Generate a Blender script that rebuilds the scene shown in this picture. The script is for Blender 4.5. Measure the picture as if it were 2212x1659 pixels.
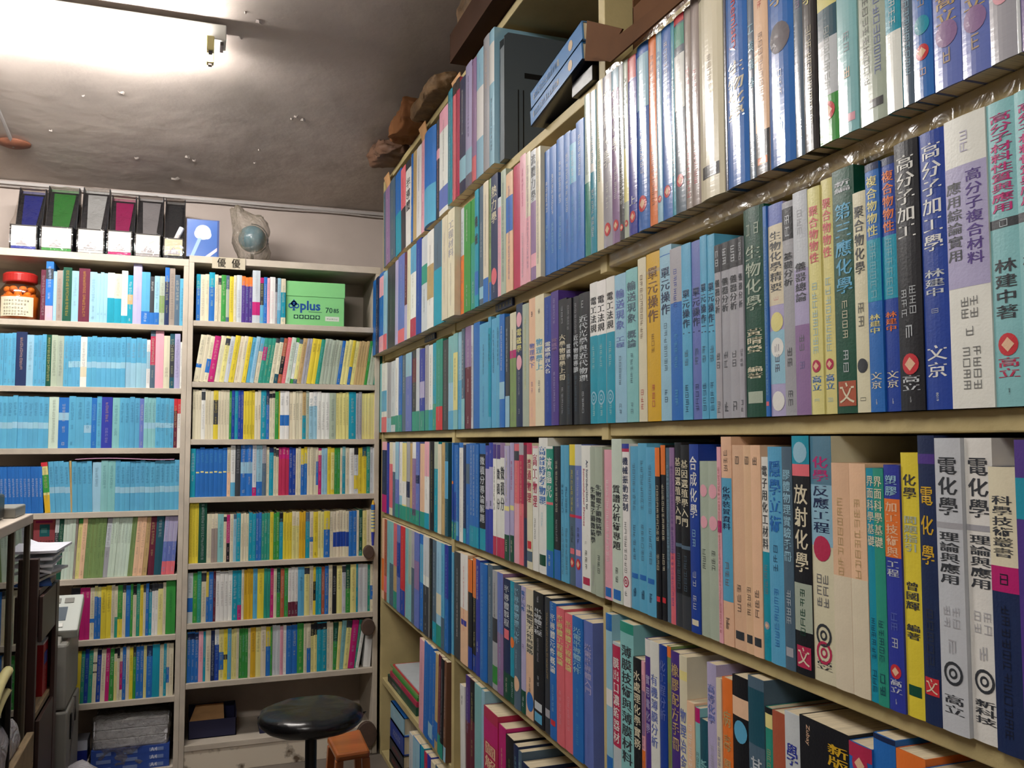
import bpy, bmesh, math, random
from mathutils import Vector, Matrix, noise
random.seed(7)
scn = bpy.context.scene
for o in list(bpy.data.objects): bpy.data.objects.remove(o)

# ------------------------------------------------------------------ camera, world, exposure, lights
W, H, F = 2212.0, 1659.0, 1898.579
YAW, PIT, ROL = .342781, .063074, -.00142117
CAM = Vector((-.783688, 0, 1.4))
_fw = Vector((math.sin(YAW)*math.cos(PIT), math.cos(YAW)*math.cos(PIT), math.sin(PIT)))
_r = Vector((math.cos(YAW), -math.sin(YAW), 0)); _u = _r.cross(_fw)
RT = _r*math.cos(ROL)+_u*math.sin(ROL); UP = -_r*math.sin(ROL)+_u*math.cos(ROL)
cd = bpy.data.cameras.new('camera'); cam = bpy.data.objects.new('camera', cd); scn.collection.objects.link(cam)
cd.sensor_width = 36; cd.sensor_fit = 'HORIZONTAL'; cd.lens = F*36/W; cd.clip_start = .02
cam.matrix_world = Matrix(((RT.x, UP.x, -_fw.x, CAM.x), (RT.y, UP.y, -_fw.y, CAM.y), (RT.z, UP.z, -_fw.z, CAM.z), (0, 0, 0, 1)))
scn.camera = cam
w = bpy.data.worlds.new('world'); scn.world = w; w.use_nodes = True
w.node_tree.nodes['Background'].inputs[0].default_value = (.75, .8, .9, 1)
w.node_tree.nodes['Background'].inputs[1].default_value = .0
scn.view_settings.view_transform = 'Standard'; scn.view_settings.look = 'None'
scn.view_settings.gamma = 1; scn.view_settings.use_curve_mapping = False
scn.view_settings.exposure = 0.0
TUBE_MAIN = 165.0      # emission of the two tubes in view
TUBE_BACK = 150.0      # emission of the fixture behind the camera
scn.cycles.max_bounces = 6; scn.cycles.diffuse_bounces = 3; scn.cycles.glossy_bounces = 3
scn.cycles.transparent_max_bounces = 8; scn.cycles.sample_clamp_indirect = 4
scn.cycles.caustics_reflective = False; scn.cycles.caustics_refractive = False

# ------------------------------------------------------------------ where a line of sight meets a real plane
def ray(px, py): return _fw*F + RT*(px-W/2) - UP*(py-H/2)
def at(px, py, ax, v):
    d = ray(px, py); return CAM + d*((v-CAM[ax])/d[ax])
def inv(px, z, ax, v):
    """position along a shelf front (ax=0: plane X=v, returns Y; ax=1: plane Y=v, returns X)"""
    k = RT*F - _fw*(px-W/2)
    if ax == 0: return -(k.x*(v-CAM.x)+k.z*(z-CAM.z))/k.y
    return CAM.x-(k.y*v+k.z*(z-CAM.z))/k.x

# ------------------------------------------------------------------ materials
def lin(h):
    h = h.lstrip('#'); c = [int(h[i:i+2], 16)/255 for i in (0, 2, 4)]
    return tuple(x/12.92 if x <= .04045 else ((x+.055)/1.055)**2.4 for x in c)
def mat(name, col='808080', rough=.6, bump=0, bscale=60, var=0, vscale=6, spec=.5, attr=False, metal=0, coat=0, stretch=None, col2=None, thr=None, emit=0, trans=0, alpha=1, bdist=.01):
    m = bpy.data.materials.new(name); m.use_nodes = True; nt = m.node_tree; b = nt.nodes['Principled BSDF']
    b.inputs['Roughness'].default_value = rough; b.inputs['Specular IOR Level'].default_value = spec
    b.inputs['Metallic'].default_value = metal; b.inputs['Coat Weight'].default_value = coat
    b.inputs['Coat Roughness'].default_value = .08
    b.inputs['Transmission Weight'].default_value = trans
    c = lin(col)+(1,)
    tc = nt.nodes.new('ShaderNodeTexCoord'); src = None
    if attr:
        a = nt.nodes.new('ShaderNodeAttribute'); a.attribute_name = 'Col'; src = a.outputs['Color']
    if var or col2:
        n = nt.nodes.new('ShaderNodeTexNoise'); n.inputs['Scale'].default_value = vscale; n.inputs['Detail'].default_value = 6
        mp = nt.nodes.new('ShaderNodeMapping'); nt.links.new(tc.outputs['Object'], mp.inputs[0]); nt.links.new(mp.outputs[0], n.inputs['Vector'])
        if stretch: mp.inputs['Scale'].default_value = stretch
        rp = nt.nodes.new('ShaderNodeValToRGB'); nt.links.new(n.outputs['Fac'], rp.inputs[0])
        if col2:
            t = thr or .5
            rp.color_ramp.elements[0].position = t-.06; rp.color_ramp.elements[1].position = t+.06
            rp.color_ramp.elements[0].color = c; rp.color_ramp.elements[1].color = lin(col2)+(1,)
        else:
            rp.color_ramp.elements[0].position = .3; rp.color_ramp.elements[1].position = .7
            rp.color_ramp.elements[0].color = tuple(x*(1-var) for x in c[:3])+(1,)
            rp.color_ramp.elements[1].color = tuple(min(1, x*(1+var*.6)) for x in c[:3])+(1,)
            if attr:
                rp.color_ramp.elements[0].color = (1-var,)*3+(1,); rp.color_ramp.elements[1].color = (1, 1, 1, 1)
        if attr:
            mx = nt.nodes.new('ShaderNodeMix'); mx.data_type = 'RGBA'; mx.blend_type = 'MULTIPLY'; mx.inputs[0].default_value = 1
            nt.links.new(src, mx.inputs[6]); nt.links.new(rp.outputs[0], mx.inputs[7]); src = mx.outputs[2]
        else: src = rp.outputs[0]
    if src: nt.links.new(src, b.inputs['Base Color'])
    else: b.inputs['Base Color'].default_value = c
    if emit:
        b.inputs['Emission Color'].default_value = c; b.inputs['Emission Strength'].default_value = emit
    if bump:
        n2 = nt.nodes.new('ShaderNodeTexNoise'); n2.inputs['Scale'].default_value = bscale; n2.inputs['Detail'].default_value = 4
        mp2 = nt.nodes.new('ShaderNodeMapping'); nt.links.new(tc.outputs['Object'], mp2.inputs[0]); nt.links.new(mp2.outputs[0], n2.inputs['Vector'])
        if stretch: mp2.inputs['Scale'].default_value = stretch
        bp = nt.nodes.new('ShaderNodeBump'); bp.inputs['Strength'].default_value = bump; bp.inputs['Distance'].default_value = bdist
        nt.links.new(n2.outputs['Fac'], bp.inputs['Height']); nt.links.new(bp.outputs[0], b.inputs['Normal'])
    return m
def film(name, tint='c8c4bc', clear=.72, bump=.6, bscale=35):
    m = bpy.data.materials.new(name); m.use_nodes = True; nt = m.node_tree; out = nt.nodes['Material Output']
    b = nt.nodes['Principled BSDF']; b.inputs['Base Color'].default_value = lin(tint)+(1,); b.inputs['Roughness'].default_value = .12
    b.inputs['Specular IOR Level'].default_value = .8
    t = nt.nodes.new('ShaderNodeBsdfTransparent'); mx = nt.nodes.new('ShaderNodeMixShader')
    fr = nt.nodes.new('ShaderNodeLayerWeight'); fr.inputs[0].default_value = .35
    mt = nt.nodes.new('ShaderNodeMapRange'); mt.inputs[3].default_value = 1-clear; mt.inputs[4].default_value = .95
    n = nt.nodes.new('ShaderNodeTexNoise'); n.inputs['Scale'].default_value = bscale; n.inputs['Detail'].default_value = 5; n.inputs['Distortion'].default_value = 1.5
    tc = nt.nodes.new('ShaderNodeTexCoord'); nt.links.new(tc.outputs['Object'], n.inputs['Vector'])
    bp = nt.nodes.new('ShaderNodeBump'); bp.inputs['Strength'].default_value = bump; bp.inputs['Distance'].default_value = .02
    nt.links.new(n.outputs['Fac'], bp.inputs['Height']); nt.links.new(bp.outputs[0], b.inputs['Normal']); nt.links.new(bp.outputs[0], fr.inputs['Normal'])
    nt.links.new(fr.outputs['Facing'], mt.inputs[0]); nt.links.new(mt.outputs[0], mx.inputs[0])
    nt.links.new(t.outputs[0], mx.inputs[1]); nt.links.new(b.outputs[0], mx.inputs[2]); nt.links.new(mx.outputs[0], out.inputs[0])
    return m
def film2(name, tint='ffffff', rough=.12, bump=.6, bscale=35, lo=.03, hi=.8, blend=.3):
    m = bpy.data.materials.new(name); m.use_nodes = True; nt = m.node_tree; nt.nodes.remove(nt.nodes['Principled BSDF'])
    g = nt.nodes.new('ShaderNodeBsdfGlossy'); g.inputs['Roughness'].default_value = rough
    t = nt.nodes.new('ShaderNodeBsdfTransparent'); t.inputs[0].default_value = lin(tint)+(1,); mx = nt.nodes.new('ShaderNodeMixShader')
    fr = nt.nodes.new('ShaderNodeLayerWeight'); fr.inputs[0].default_value = blend
    mt = nt.nodes.new('ShaderNodeMapRange'); mt.inputs[3].default_value = lo; mt.inputs[4].default_value = hi
    n = nt.nodes.new('ShaderNodeTexNoise'); n.inputs['Scale'].default_value = bscale; n.inputs['Detail'].default_value = 3; n.inputs['Distortion'].default_value = 1.2
    tc = nt.nodes.new('ShaderNodeTexCoord'); nt.links.new(tc.outputs['Object'], n.inputs['Vector'])
    bp = nt.nodes.new('ShaderNodeBump'); bp.inputs['Strength'].default_value = bump; bp.inputs['Distance'].default_value = .02
    nt.links.new(n.outputs['Fac'], bp.inputs['Height']); nt.links.new(bp.outputs[0], g.inputs['Normal']); nt.links.new(bp.outputs[0], fr.inputs['Normal'])
    nt.links.new(fr.outputs['Facing'], mt.inputs[0]); nt.links.new(mt.outputs[0], mx.inputs[0])
    nt.links.new(t.outputs[0], mx.inputs[1]); nt.links.new(g.outputs[0], mx.inputs[2]); nt.links.new(mx.outputs[0], nt.nodes['Material Output'].inputs[0])
    return m
M = dict(
    satin=mat('printed_cover', attr=True, rough=.42, var=.10, vscale=25, bump=.06, bscale=300, spec=.4),
    gloss=mat('wrapped_cover', attr=True, rough=.19, bump=.3, bscale=20, stretch=(.5, .5, 7), spec=1.0, bdist=.0009, coat=.9),
    gloss2=mat('laminated_cover', attr=True, rough=.2, spec=.8), darkcard=mat('dark_cardboard', '3c281c', rough=.85, var=.2, spec=.1), midcard=mat('brown_cardboard', '5e4029', rough=.85, var=.2, spec=.1),
    matte=mat('matte_print', attr=True, rough=.65, var=.06, vscale=20, spec=.25),
    pages=mat('page_edges', 'd6c8aa', rough=.85, var=.25, vscale=12, stretch=(40, 1, 1), spec=.1),
    khaki=mat('khaki_painted_wood', 'b8a878', rough=.55, var=.22, vscale=5, bump=.12, bscale=80, spec=.3),
    inner=mat('khaki_inside', 'a08c5c', rough=.7, var=.25, vscale=4, spec=.2),
    back=mat('brown_board', '5a4630', rough=.8, var=.3, vscale=5, spec=.2),
    beige=mat('beige_painted_wood', 'bdb2a2', rough=.6, var=.16, vscale=9, bump=.12, bscale=60, spec=.3),
    beigeback=mat('beige_back_board', 'c2b6a8', rough=.8, var=.2, vscale=4, spec=.2),
    plinth=mat('peeling_plinth', 'd2c6b2', rough=.7, vscale=16, col2='5a4a38', thr=.64),
    ceil=mat('ceiling_paint', 'b6aba2', rough=.8, var=.22, vscale=2.2, bump=.5, bscale=9, spec=.2),
    flake=mat('paint_flake', 'c0b6ae', rough=.7, spec=.2),
    wall=mat('wall_paint', 'a89c94', rough=.8, var=.12, vscale=3, bump=.1, bscale=20, spec=.2),
    floor=mat('floor_tile', '6a625a', rough=.5, var=.2, vscale=5),
    white=mat('white_enamel', 'e4e2da', rough=.4), yel=mat('yellowed_plastic', 'd8cc8c', rough=.4),
    dark=mat('dark_pins', '3a3230', rough=.5), black=mat('black_plastic', '0c0c0e', rough=.35, bump=.05),
    vinyl=mat('black_film_seat', '08080a', rough=.27, bump=.6, bscale=26, spec=.5, bdist=.004),
    metal=mat('black_metal', '101012', rough=.35, metal=.4), chrome=mat('chrome', 'b8b8b8', rough=.2, metal=1),
    lacq=mat('orange_lacquered_wood', 'b4622a', rough=.35, var=.3, vscale=5, stretch=(1, 8, 1), coat=.4),
    brown=mat('dark_brown_board', '3c2620', rough=.5, var=.2, vscale=6),
    brown2=mat('brown_round_wood', '4c3a30', rough=.6, var=.3, vscale=20),
    card=mat('cardboard', '7a5234', rough=.85, var=.15, vscale=6, spec=.1), kraft=mat('kraft_paper', '6a4c38', rough=.7, var=.35, vscale=12, bump=.6, bscale=22),
    log=mat('flaky_brown_wood', '6a5030', rough=.8, var=.45, vscale=18, bump=.6, bscale=30),
    tag=mat('tan_tag', 'c89a68', rough=.7, var=.2, vscale=12), tape=film2('clear_tape', 'f8f4ea', .2, .15, 30, .03, .35, .3),
    wrap=film('clear_plastic_wrap', 'a8a39c', .72, 1.0, 28), bag2=film('clear_bag', 'cdc8cc', .5, .9, 20), wrap2=film2('thin_clear_wrap', 'f0ece8', .12, .5, 22, .03, .5, .25), bag=film('brownish_plastic_bag', '8c8272', .78, .8, 22),
    grey=mat('grey_plastic', '8a8880', rough=.45, var=.08), lgrey=mat('pale_plastic', 'c8ccc4', rough=.4), screen=mat('grey_screen', '5c646c', rough=.25),
    dgrey=mat('dark_grey_file', '50585c', rough=.35), paper=mat('white_paper', 'd8d8dc', rough=.8), pinkp=mat('pink_paper', 'd8a8c4', rough=.8),
    red=mat('red_lid', 'a02420', rough=.3), navy=mat('navy_card', '16183c', rough=.5), green=mat('green_card', '7cc47c', rough=.5, var=.05),
    frame=mat('aluminium_frame', '6a6050', rough=.45, metal=.3, var=.2), wood=mat('worn_plank', '8a7454', rough=.7, var=.35, vscale=14, stretch=(8, 1, 1)),
    cable=mat('grey_cable', '9a9490', rough=.5), globe=mat('globe_map', '2c6878', rough=.25, vscale=9, col2='6a8058', thr=.55),
    candy=mat('orange_sweets', 'e89838', rough=.4, var=.3, vscale=30), jar=None)
M['jar'] = film2('jar_plastic', 'f0d4b8', .1, .03, 5, .05, .6, .3)
M['glass'] = film('cabinet_glass', '30302c', .80, 0.0, 5)
m = bpy.data.materials.new('fluorescent_tube'); m.use_nodes = True; nt = m.node_tree; nt.nodes.remove(nt.nodes['Principled BSDF'])
def tube_mat(name, s):
    m = bpy.data.materials.new(name); m.use_nodes = True; nt = m.node_tree; nt.nodes.remove(nt.nodes['Principled BSDF'])
    e = nt.nodes.new('ShaderNodeEmission'); e.inputs[0].default_value = (1, .96, .92, 1); e.inputs[1].default_value = s
    nt.links.new(e.outputs[0], nt.nodes['Material Output'].inputs[0]); return m
M['tube'] = tube_mat('fluorescent_tube_lit', TUBE_MAIN); M['tube2'] = tube_mat('fluorescent_tube_rear', TUBE_BACK)

# ------------------------------------------------------------------ palette for printed things
PAL = {k: (n, lin(h)) for k, n, h in [x.split(':') for x in """sky:sky blue:58a4c8
lb:light blue:92bdd0
bl:blue:2468b4
ry:royal blue:183c94
nv:navy:18284e
pw:periwinkle blue:6272b4
sl:slate:4c6274
tl:teal:1690a8
tg:teal green:2a8c78
pt:pale teal:80b8ba
dg:dark green:0c4634
gn:green:358c3c
sg:sage:a6b2a0
ol:olive green:78925a
yw:yellow:dac63c
ly:pale yellow:dcd48a
gd:golden:cfa628
cr:cream:d8d0b4
wt:white:e2e2dc
gy:grey:a2a2a8
lg:light grey:c2c8cc
bk:black:15171d
ch:charcoal:32363c
mr:maroon:5c1e32
cm:crimson:b02c50
mg:magenta:b41e6c
pk:pink:dfa4b0
sp:salmon pink:d86a74
rd:red:c22e38
or:orange:dd7430
pe:peach:e2ba98
tn:tan:b89e6c
tp:taupe:988a82
br:brown:6a4a36
pu:purple:48307e
lv:lavender:aca6c8
mv:mauve:8c6e98
in:indigo:2c3898
rs:rust:a4543c
dt:dark teal:1c4e5e
pg:pale green:c6d6c6""".replace('\n', '|').split('|')]}
def lum(k): c = PAL[k][1]; return .3*c[0]+.6*c[1]+.1*c[2]
def jit(c, a=.06):
    s = 1+random.uniform(-a, a); return tuple(max(0, min(1, x*s*(1+random.uniform(-.02, .02)))) for x in c)

# ------------------------------------------------------------------ mesh builder
class MB:
    def __init__(s): s.v = []; s.f = []; s.c = []; s.m = []
    def face(s, pts, col=(.5, .5, .5), mi=0):
        i = len(s.v); s.v += [tuple(p) for p in pts]; s.f.append(tuple(range(i, i+len(pts)))); s.c.append(col); s.m.append(mi)
    def mesh(s, vs, fs, col=(.5, .5, .5), mi=0):
        i = len(s.v); s.v += [tuple(p) for p in vs]
        for f in fs: s.f.append(tuple(i+k for k in f)); s.c.append(col); s.m.append(mi)
    def box(s, a, b, col=(.5, .5, .5), mi=0, top=None):
        (x0, y0, z0), (x1, y1, z1) = a, b
        x0, x1 = min(x0, x1), max(x0, x1); y0, y1 = min(y0, y1), max(y0, y1); z0, z1 = min(z0, z1), max(z0, z1)
        vs = [(x0, y0, z0), (x1, y0, z0), (x1, y1, z0), (x0, y1, z0), (x0, y0, z1), (x1, y0, z1), (x1, y1, z1), (x0, y1, z1)]
        s.mesh(vs, [(3, 2, 1, 0), (4, 5, 6, 7), (0, 1, 5, 4), (1, 2, 6, 5), (2, 3, 7, 6), (3, 0, 4, 7)], col, mi)
        return s
    def tube(s, pts, r, n=10, col=(.5, .5, .5), mi=0, cap=True):
        pts = [Vector(p) for p in pts]; rs = r if isinstance(r, (list, tuple)) else [r]*len(pts); rings = []
        for i, p in enumerate(pts):
            d = (pts[min(i+1, len(pts)-1)]-pts[max(i-1, 0)]).normalized()
            a = d.cross(Vector((0, 0, 1)) if abs(d.z) < .9 else Vector((1, 0, 0))).normalized(); b = d.cross(a)
            rings.append([p+(a*math.cos(t*2*math.pi/n)+b*math.sin(t*2*math.pi/n))*rs[i] for t in range(n)])
        vs = [q for R in rings for q in R]; fs = []
        for i in range(len(pts)-1):
            for t in range(n): fs.append((i*n+t, i*n+(t+1) % n, (i+1)*n+(t+1) % n, (i+1)*n+t))
        if cap: fs += [tuple(range(n))[::-1], tuple((len(pts)-1)*n+t for t in range(n))]
        s.mesh(vs, fs, col, mi); return s
    def lathe(s, prof, c=(0, 0, 0), n=28, col=(.5, .5, .5), mi=0):
        vs = [(c[0]+r*math.cos(t*2*math.pi/n), c[1]+r*math.sin(t*2*math.pi/n), c[2]+z) for r, z in prof for t in range(n)]; fs = []
        for i in range(len(prof)-1):
            for t in range(n): fs.append((i*n+t, i*n+(t+1) % n, (i+1)*n+(t+1) % n, (i+1)*n+t))
        fs += [tuple(range(n))[::-1], tuple((len(prof)-1)*n+t for t in range(n))]
        s.mesh(vs, fs, col, mi); return s
    def prism(s, poly, a, ax, t, col=(.5, .5, .5), mi=0):
        """poly: 2D outline in the plane across axis ax (0:yz 1:xz 2:xy) at a, thickness t along ax"""
        def P(q, k):
            return (k, q[0], q[1]) if ax == 0 else ((q[0], k, q[1]) if ax == 1 else (q[0], q[1], k))
        n = len(poly); vs = [P(q, a) for q in poly]+[P(q, a+t) for q in poly]
        fs = [tuple(range(n)), tuple(range(2*n-1, n-1, -1))]+[(i, n+i, n+(i+1) % n, (i+1) % n) for i in range(n)]
        s.mesh(vs, fs, col, mi); return s
    def build(s, name, mats, parent=None, loc=None, rot=None, bevel=0, smooth=False, fix=True):
        me = bpy.data.meshes.new(name); me.from_pydata(s.v, [], s.f)
        ms = mats if isinstance(mats, (list, tuple)) else [mats]
        for m in ms: me.materials.append(M[m] if isinstance(m, str) else m)
        me.polygons.foreach_set('material_index', s.m)
        at_ = me.color_attributes.new('Col', 'FLOAT_COLOR', 'CORNER'); buf = []
        for f, c in zip(s.f, s.c): buf += [c[0], c[1], c[2], 1.0]*len(f)
        at_.data.foreach_set('color', buf)
        if smooth: me.polygons.foreach_set('use_smooth', [True]*len(me.polygons))
        if fix and len(s.f) < 20000:
            bm = bmesh.new(); bm.from_mesh(me)
            if smooth: bmesh.ops.remove_doubles(bm, verts=bm.verts, dist=1e-5)
            bmesh.ops.recalc_face_normals(bm, faces=bm.faces); bm.to_mesh(me); bm.free()
        me.update()
        o = bpy.data.objects.new(name, me); scn.collection.objects.link(o)
        if parent is not None: o.parent = parent
        if loc is not None: o.location = loc
        if rot is not None: o.rotation_euler = rot
        if bevel:
            b = o.modifiers.new('bevel', 'BEVEL'); b.width = bevel; b.segments = 2; b.limit_method = 'ANGLE'
        return o
def tag(o, label=None, cat=None, group=None, kind=None):
    if label: o['label'] = label
    if cat: o['category'] = cat
    if group: o['group'] = group
    if kind: o['kind'] = kind
    return o
def empty(name, loc=(0, 0, 0), rz=0, **k):
    o = bpy.data.objects.new(name, None); o.empty_display_size = .05; scn.collection.objects.link(o); o.location = loc; o.rotation_euler = (0, 0, rz)
    return tag(o, **k)
def crumple(vs, amp, sc, seed=0):
    out = []
    for p in vs:
        q = Vector(p); c_ = q+Vector((seed*3.1, seed*1.7, 0)); n = noise.noise_vector(c_*sc)+noise.noise_vector(c_*sc*2.7)*.45+noise.noise_vector(c_*sc*6)*.2; out.append(tuple(q+n*amp))
    return out
def blob(cx, cy, cz, sx, sy, sz, amp, sc, seed=0, sub=4, boxy=0, flat=False):
    bm = bmesh.new(); bmesh.ops.create_icosphere(bm, subdivisions=sub, radius=1)
    vs = []
    for v in bm.verts:
        p = v.co.copy()
        if boxy:
            m_ = max(abs(p.x), abs(p.y), abs(p.z)); p = p.lerp(p/m_*.8, boxy)
        vs.append((p.x*sx, p.y*sy, p.z*sz))
    vs = crumple(vs, amp, sc, seed)
    if flat: vs = [(x, y, max(z, -sz*.8)) for x, y, z in vs]
    vs = [(x+cx, y+cy, z+cz) for x, y, z in vs]
    fs = [tuple(v.index for v in f.verts) for f in bm.faces]; bm.free(); return vs, fs

# ------------------------------------------------------------------ lettering
_g = {}
def glyph(ch, bold=.012, res=1):
    k = (ch, bold, res)
    if k not in _g:
        c = bpy.data.curves.new('g', 'FONT'); c.body = ch; c.resolution_u = res; c.offset = bold; c.size = 1
        o = bpy.data.objects.new('g', c); me = bpy.data.meshes.new_from_object(o)
        vs = [(v.co.x, v.co.y) for v in me.vertices]; fs = [tuple(p.vertices) for p in me.polygons]
        bpy.data.objects.remove(o); bpy.data.meshes.remove(me); bpy.data.curves.remove(c)
        x0, x1 = (min(v[0] for v in vs), max(v[0] for v in vs)) if vs else (0, 0)
        _g[k] = (vs, fs, x0, x1)
    return _g[k]
def vtext(text, u, z1, z2, size, put, mb, col, mi=0, wide=1):
    """characters stacked downward from z1 to z2, centred on u"""
    n = len(text); step = (z1-z2)/n; hs = min(step*.94, size*1.25)
    for i, ch in enumerate(text):
        vs, fs, x0, x1 = glyph(ch, .004); zc = z1-step*(i+.5); cx = .5 if ord(ch) > 255 else (x0+x1)/2
        for dx in (-.014, .014): mb.mesh([put(u+(x-cx+dx)*size*wide, zc+(y-.37)*hs) for x, y in vs], fs, col, mi)
def htext(text, u, z, size, put, mb, col, mi=0, rot=False, bold=.008, fit=None, center=True):
    vs, fs, x0, x1 = glyph(text, bold, 2)
    s = size if not fit else min(size, fit/(x1-x0))
    for_c = (x0+x1)/2 if center else x0
    if rot: mb.mesh([put(u+(y-.35)*s, z-(x-for_c)*s) for x, y in vs], fs, col, mi)
    else: mb.mesh([put(u+(x-for_c)*s, z+(y-.35)*s) for x, y in vs], fs, col, mi)
def strokes(u, z1, z2, wd, put, mb, col, mi=0, rnd=random):
    """small illegible characters"""
    wd = min(wd, .0095); ch = wd*1.2; n = max(1, int((z1-z2)/ch)); ch = (z1-z2)/n
    for i in range(n):
        zc = z1-ch*(i+.5); k = rnd.randint(0, 3); h = ch*.38; a = wd/2; t = ch*.085
        bars = [(-a, a, zc+h-t, zc+h), (-a*.8, a*.8, zc-t/2, zc+t/2), (-a, a, zc-h, zc-h+t), (-t/2, t/2, zc-h, zc+h), (-a, -a+t, zc-h, zc+h*.6), (a-t, a, zc-h*.8, zc+h)]
        rnd.shuffle(bars)
        for b in bars[:4+(k > 1)]:
            mb.face([put(u+b[0], b[2]), put(u+b[1], b[2]), put(u+b[1], b[3]), put(u+b[0], b[3])], col, mi)
def disc(u, z, r, put, mb, col, mi=0, n=16, r2=0, sx=1):
    if r2:
        for i in range(n):
            a, b = i*2*math.pi/n, (i+1)*2*math.pi/n
            mb.face([put(u+q*sx*math.cos(t), z+q*math.sin(t)) for q, t in ((r, a), (r, b), (r2, b), (r2, a))], col, mi)
    else:
        for i in range(n):
            a, b = i*2*math.pi/n, (i+1)*2*math.pi/n; h_ = r*.5
            mb.face([put(u, z), put(u+h_*sx*math.cos(a), z+h_*math.sin(a)), put(u+h_*sx*math.cos(b), z+h_*math.sin(b))], col, mi)
            mb.face([put(u+q*sx*math.cos(t), z+q*math.sin(t)) for q, t in ((r, a), (r, b), (h_, b), (h_, a))], col, mi)

# ------------------------------------------------------------------ books
def parse(tok):
    p = tok.split(); b = dict(deco=[], n=1, h=None, d=0, l=0, gap=None, hard=False, gloss=False, auto=True, dep=.2)
    e = p[0]
    if ':' in e: s, e = e.split(':'); b['gap'] = float(s)
    b['e'] = float(e); b['col'] = p[1]
    for q in p[2:]:
        if q[0] == 'x' and q[1:].isdigit(): b['n'] = int(q[1:])
        elif q[0] == 'h': b['h'] = float(q[1:])
        elif q[0] == 'd': b['d'] = float(q[1:])
        elif q[0] == 'l': b['l'] = float(q[1:])
        elif q[0] == 'w': b['dep'] = float(q[1:])
        elif q == 'B': b['hard'] = True
        elif q == 'g': b['gloss'] = True
        elif q == 'n': b['auto'] = False
        else:
            k = q[0]; body, _, rng = q[1:].partition('@')
            if k in 'TR': txt, _, col = body.rpartition(':')
            else: txt = None; col = body
            col = col.lstrip(':')
            if '-' in rng: a, c = rng.split('-'); a, c = float(a), float(c)
            else: a = c = float(rng)
            u0 = 0.
            if '/' in col: col, uu = col.split('/'); u0 = float(uu)
            b['deco'].append((k, txt, col, a, c, u0)); 
            if k in 'TRt': b['auto'] = False
    return b
def mixc(a, b, t): return tuple(x*t+y*(1-t) for x, y in zip(a, b))
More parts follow.
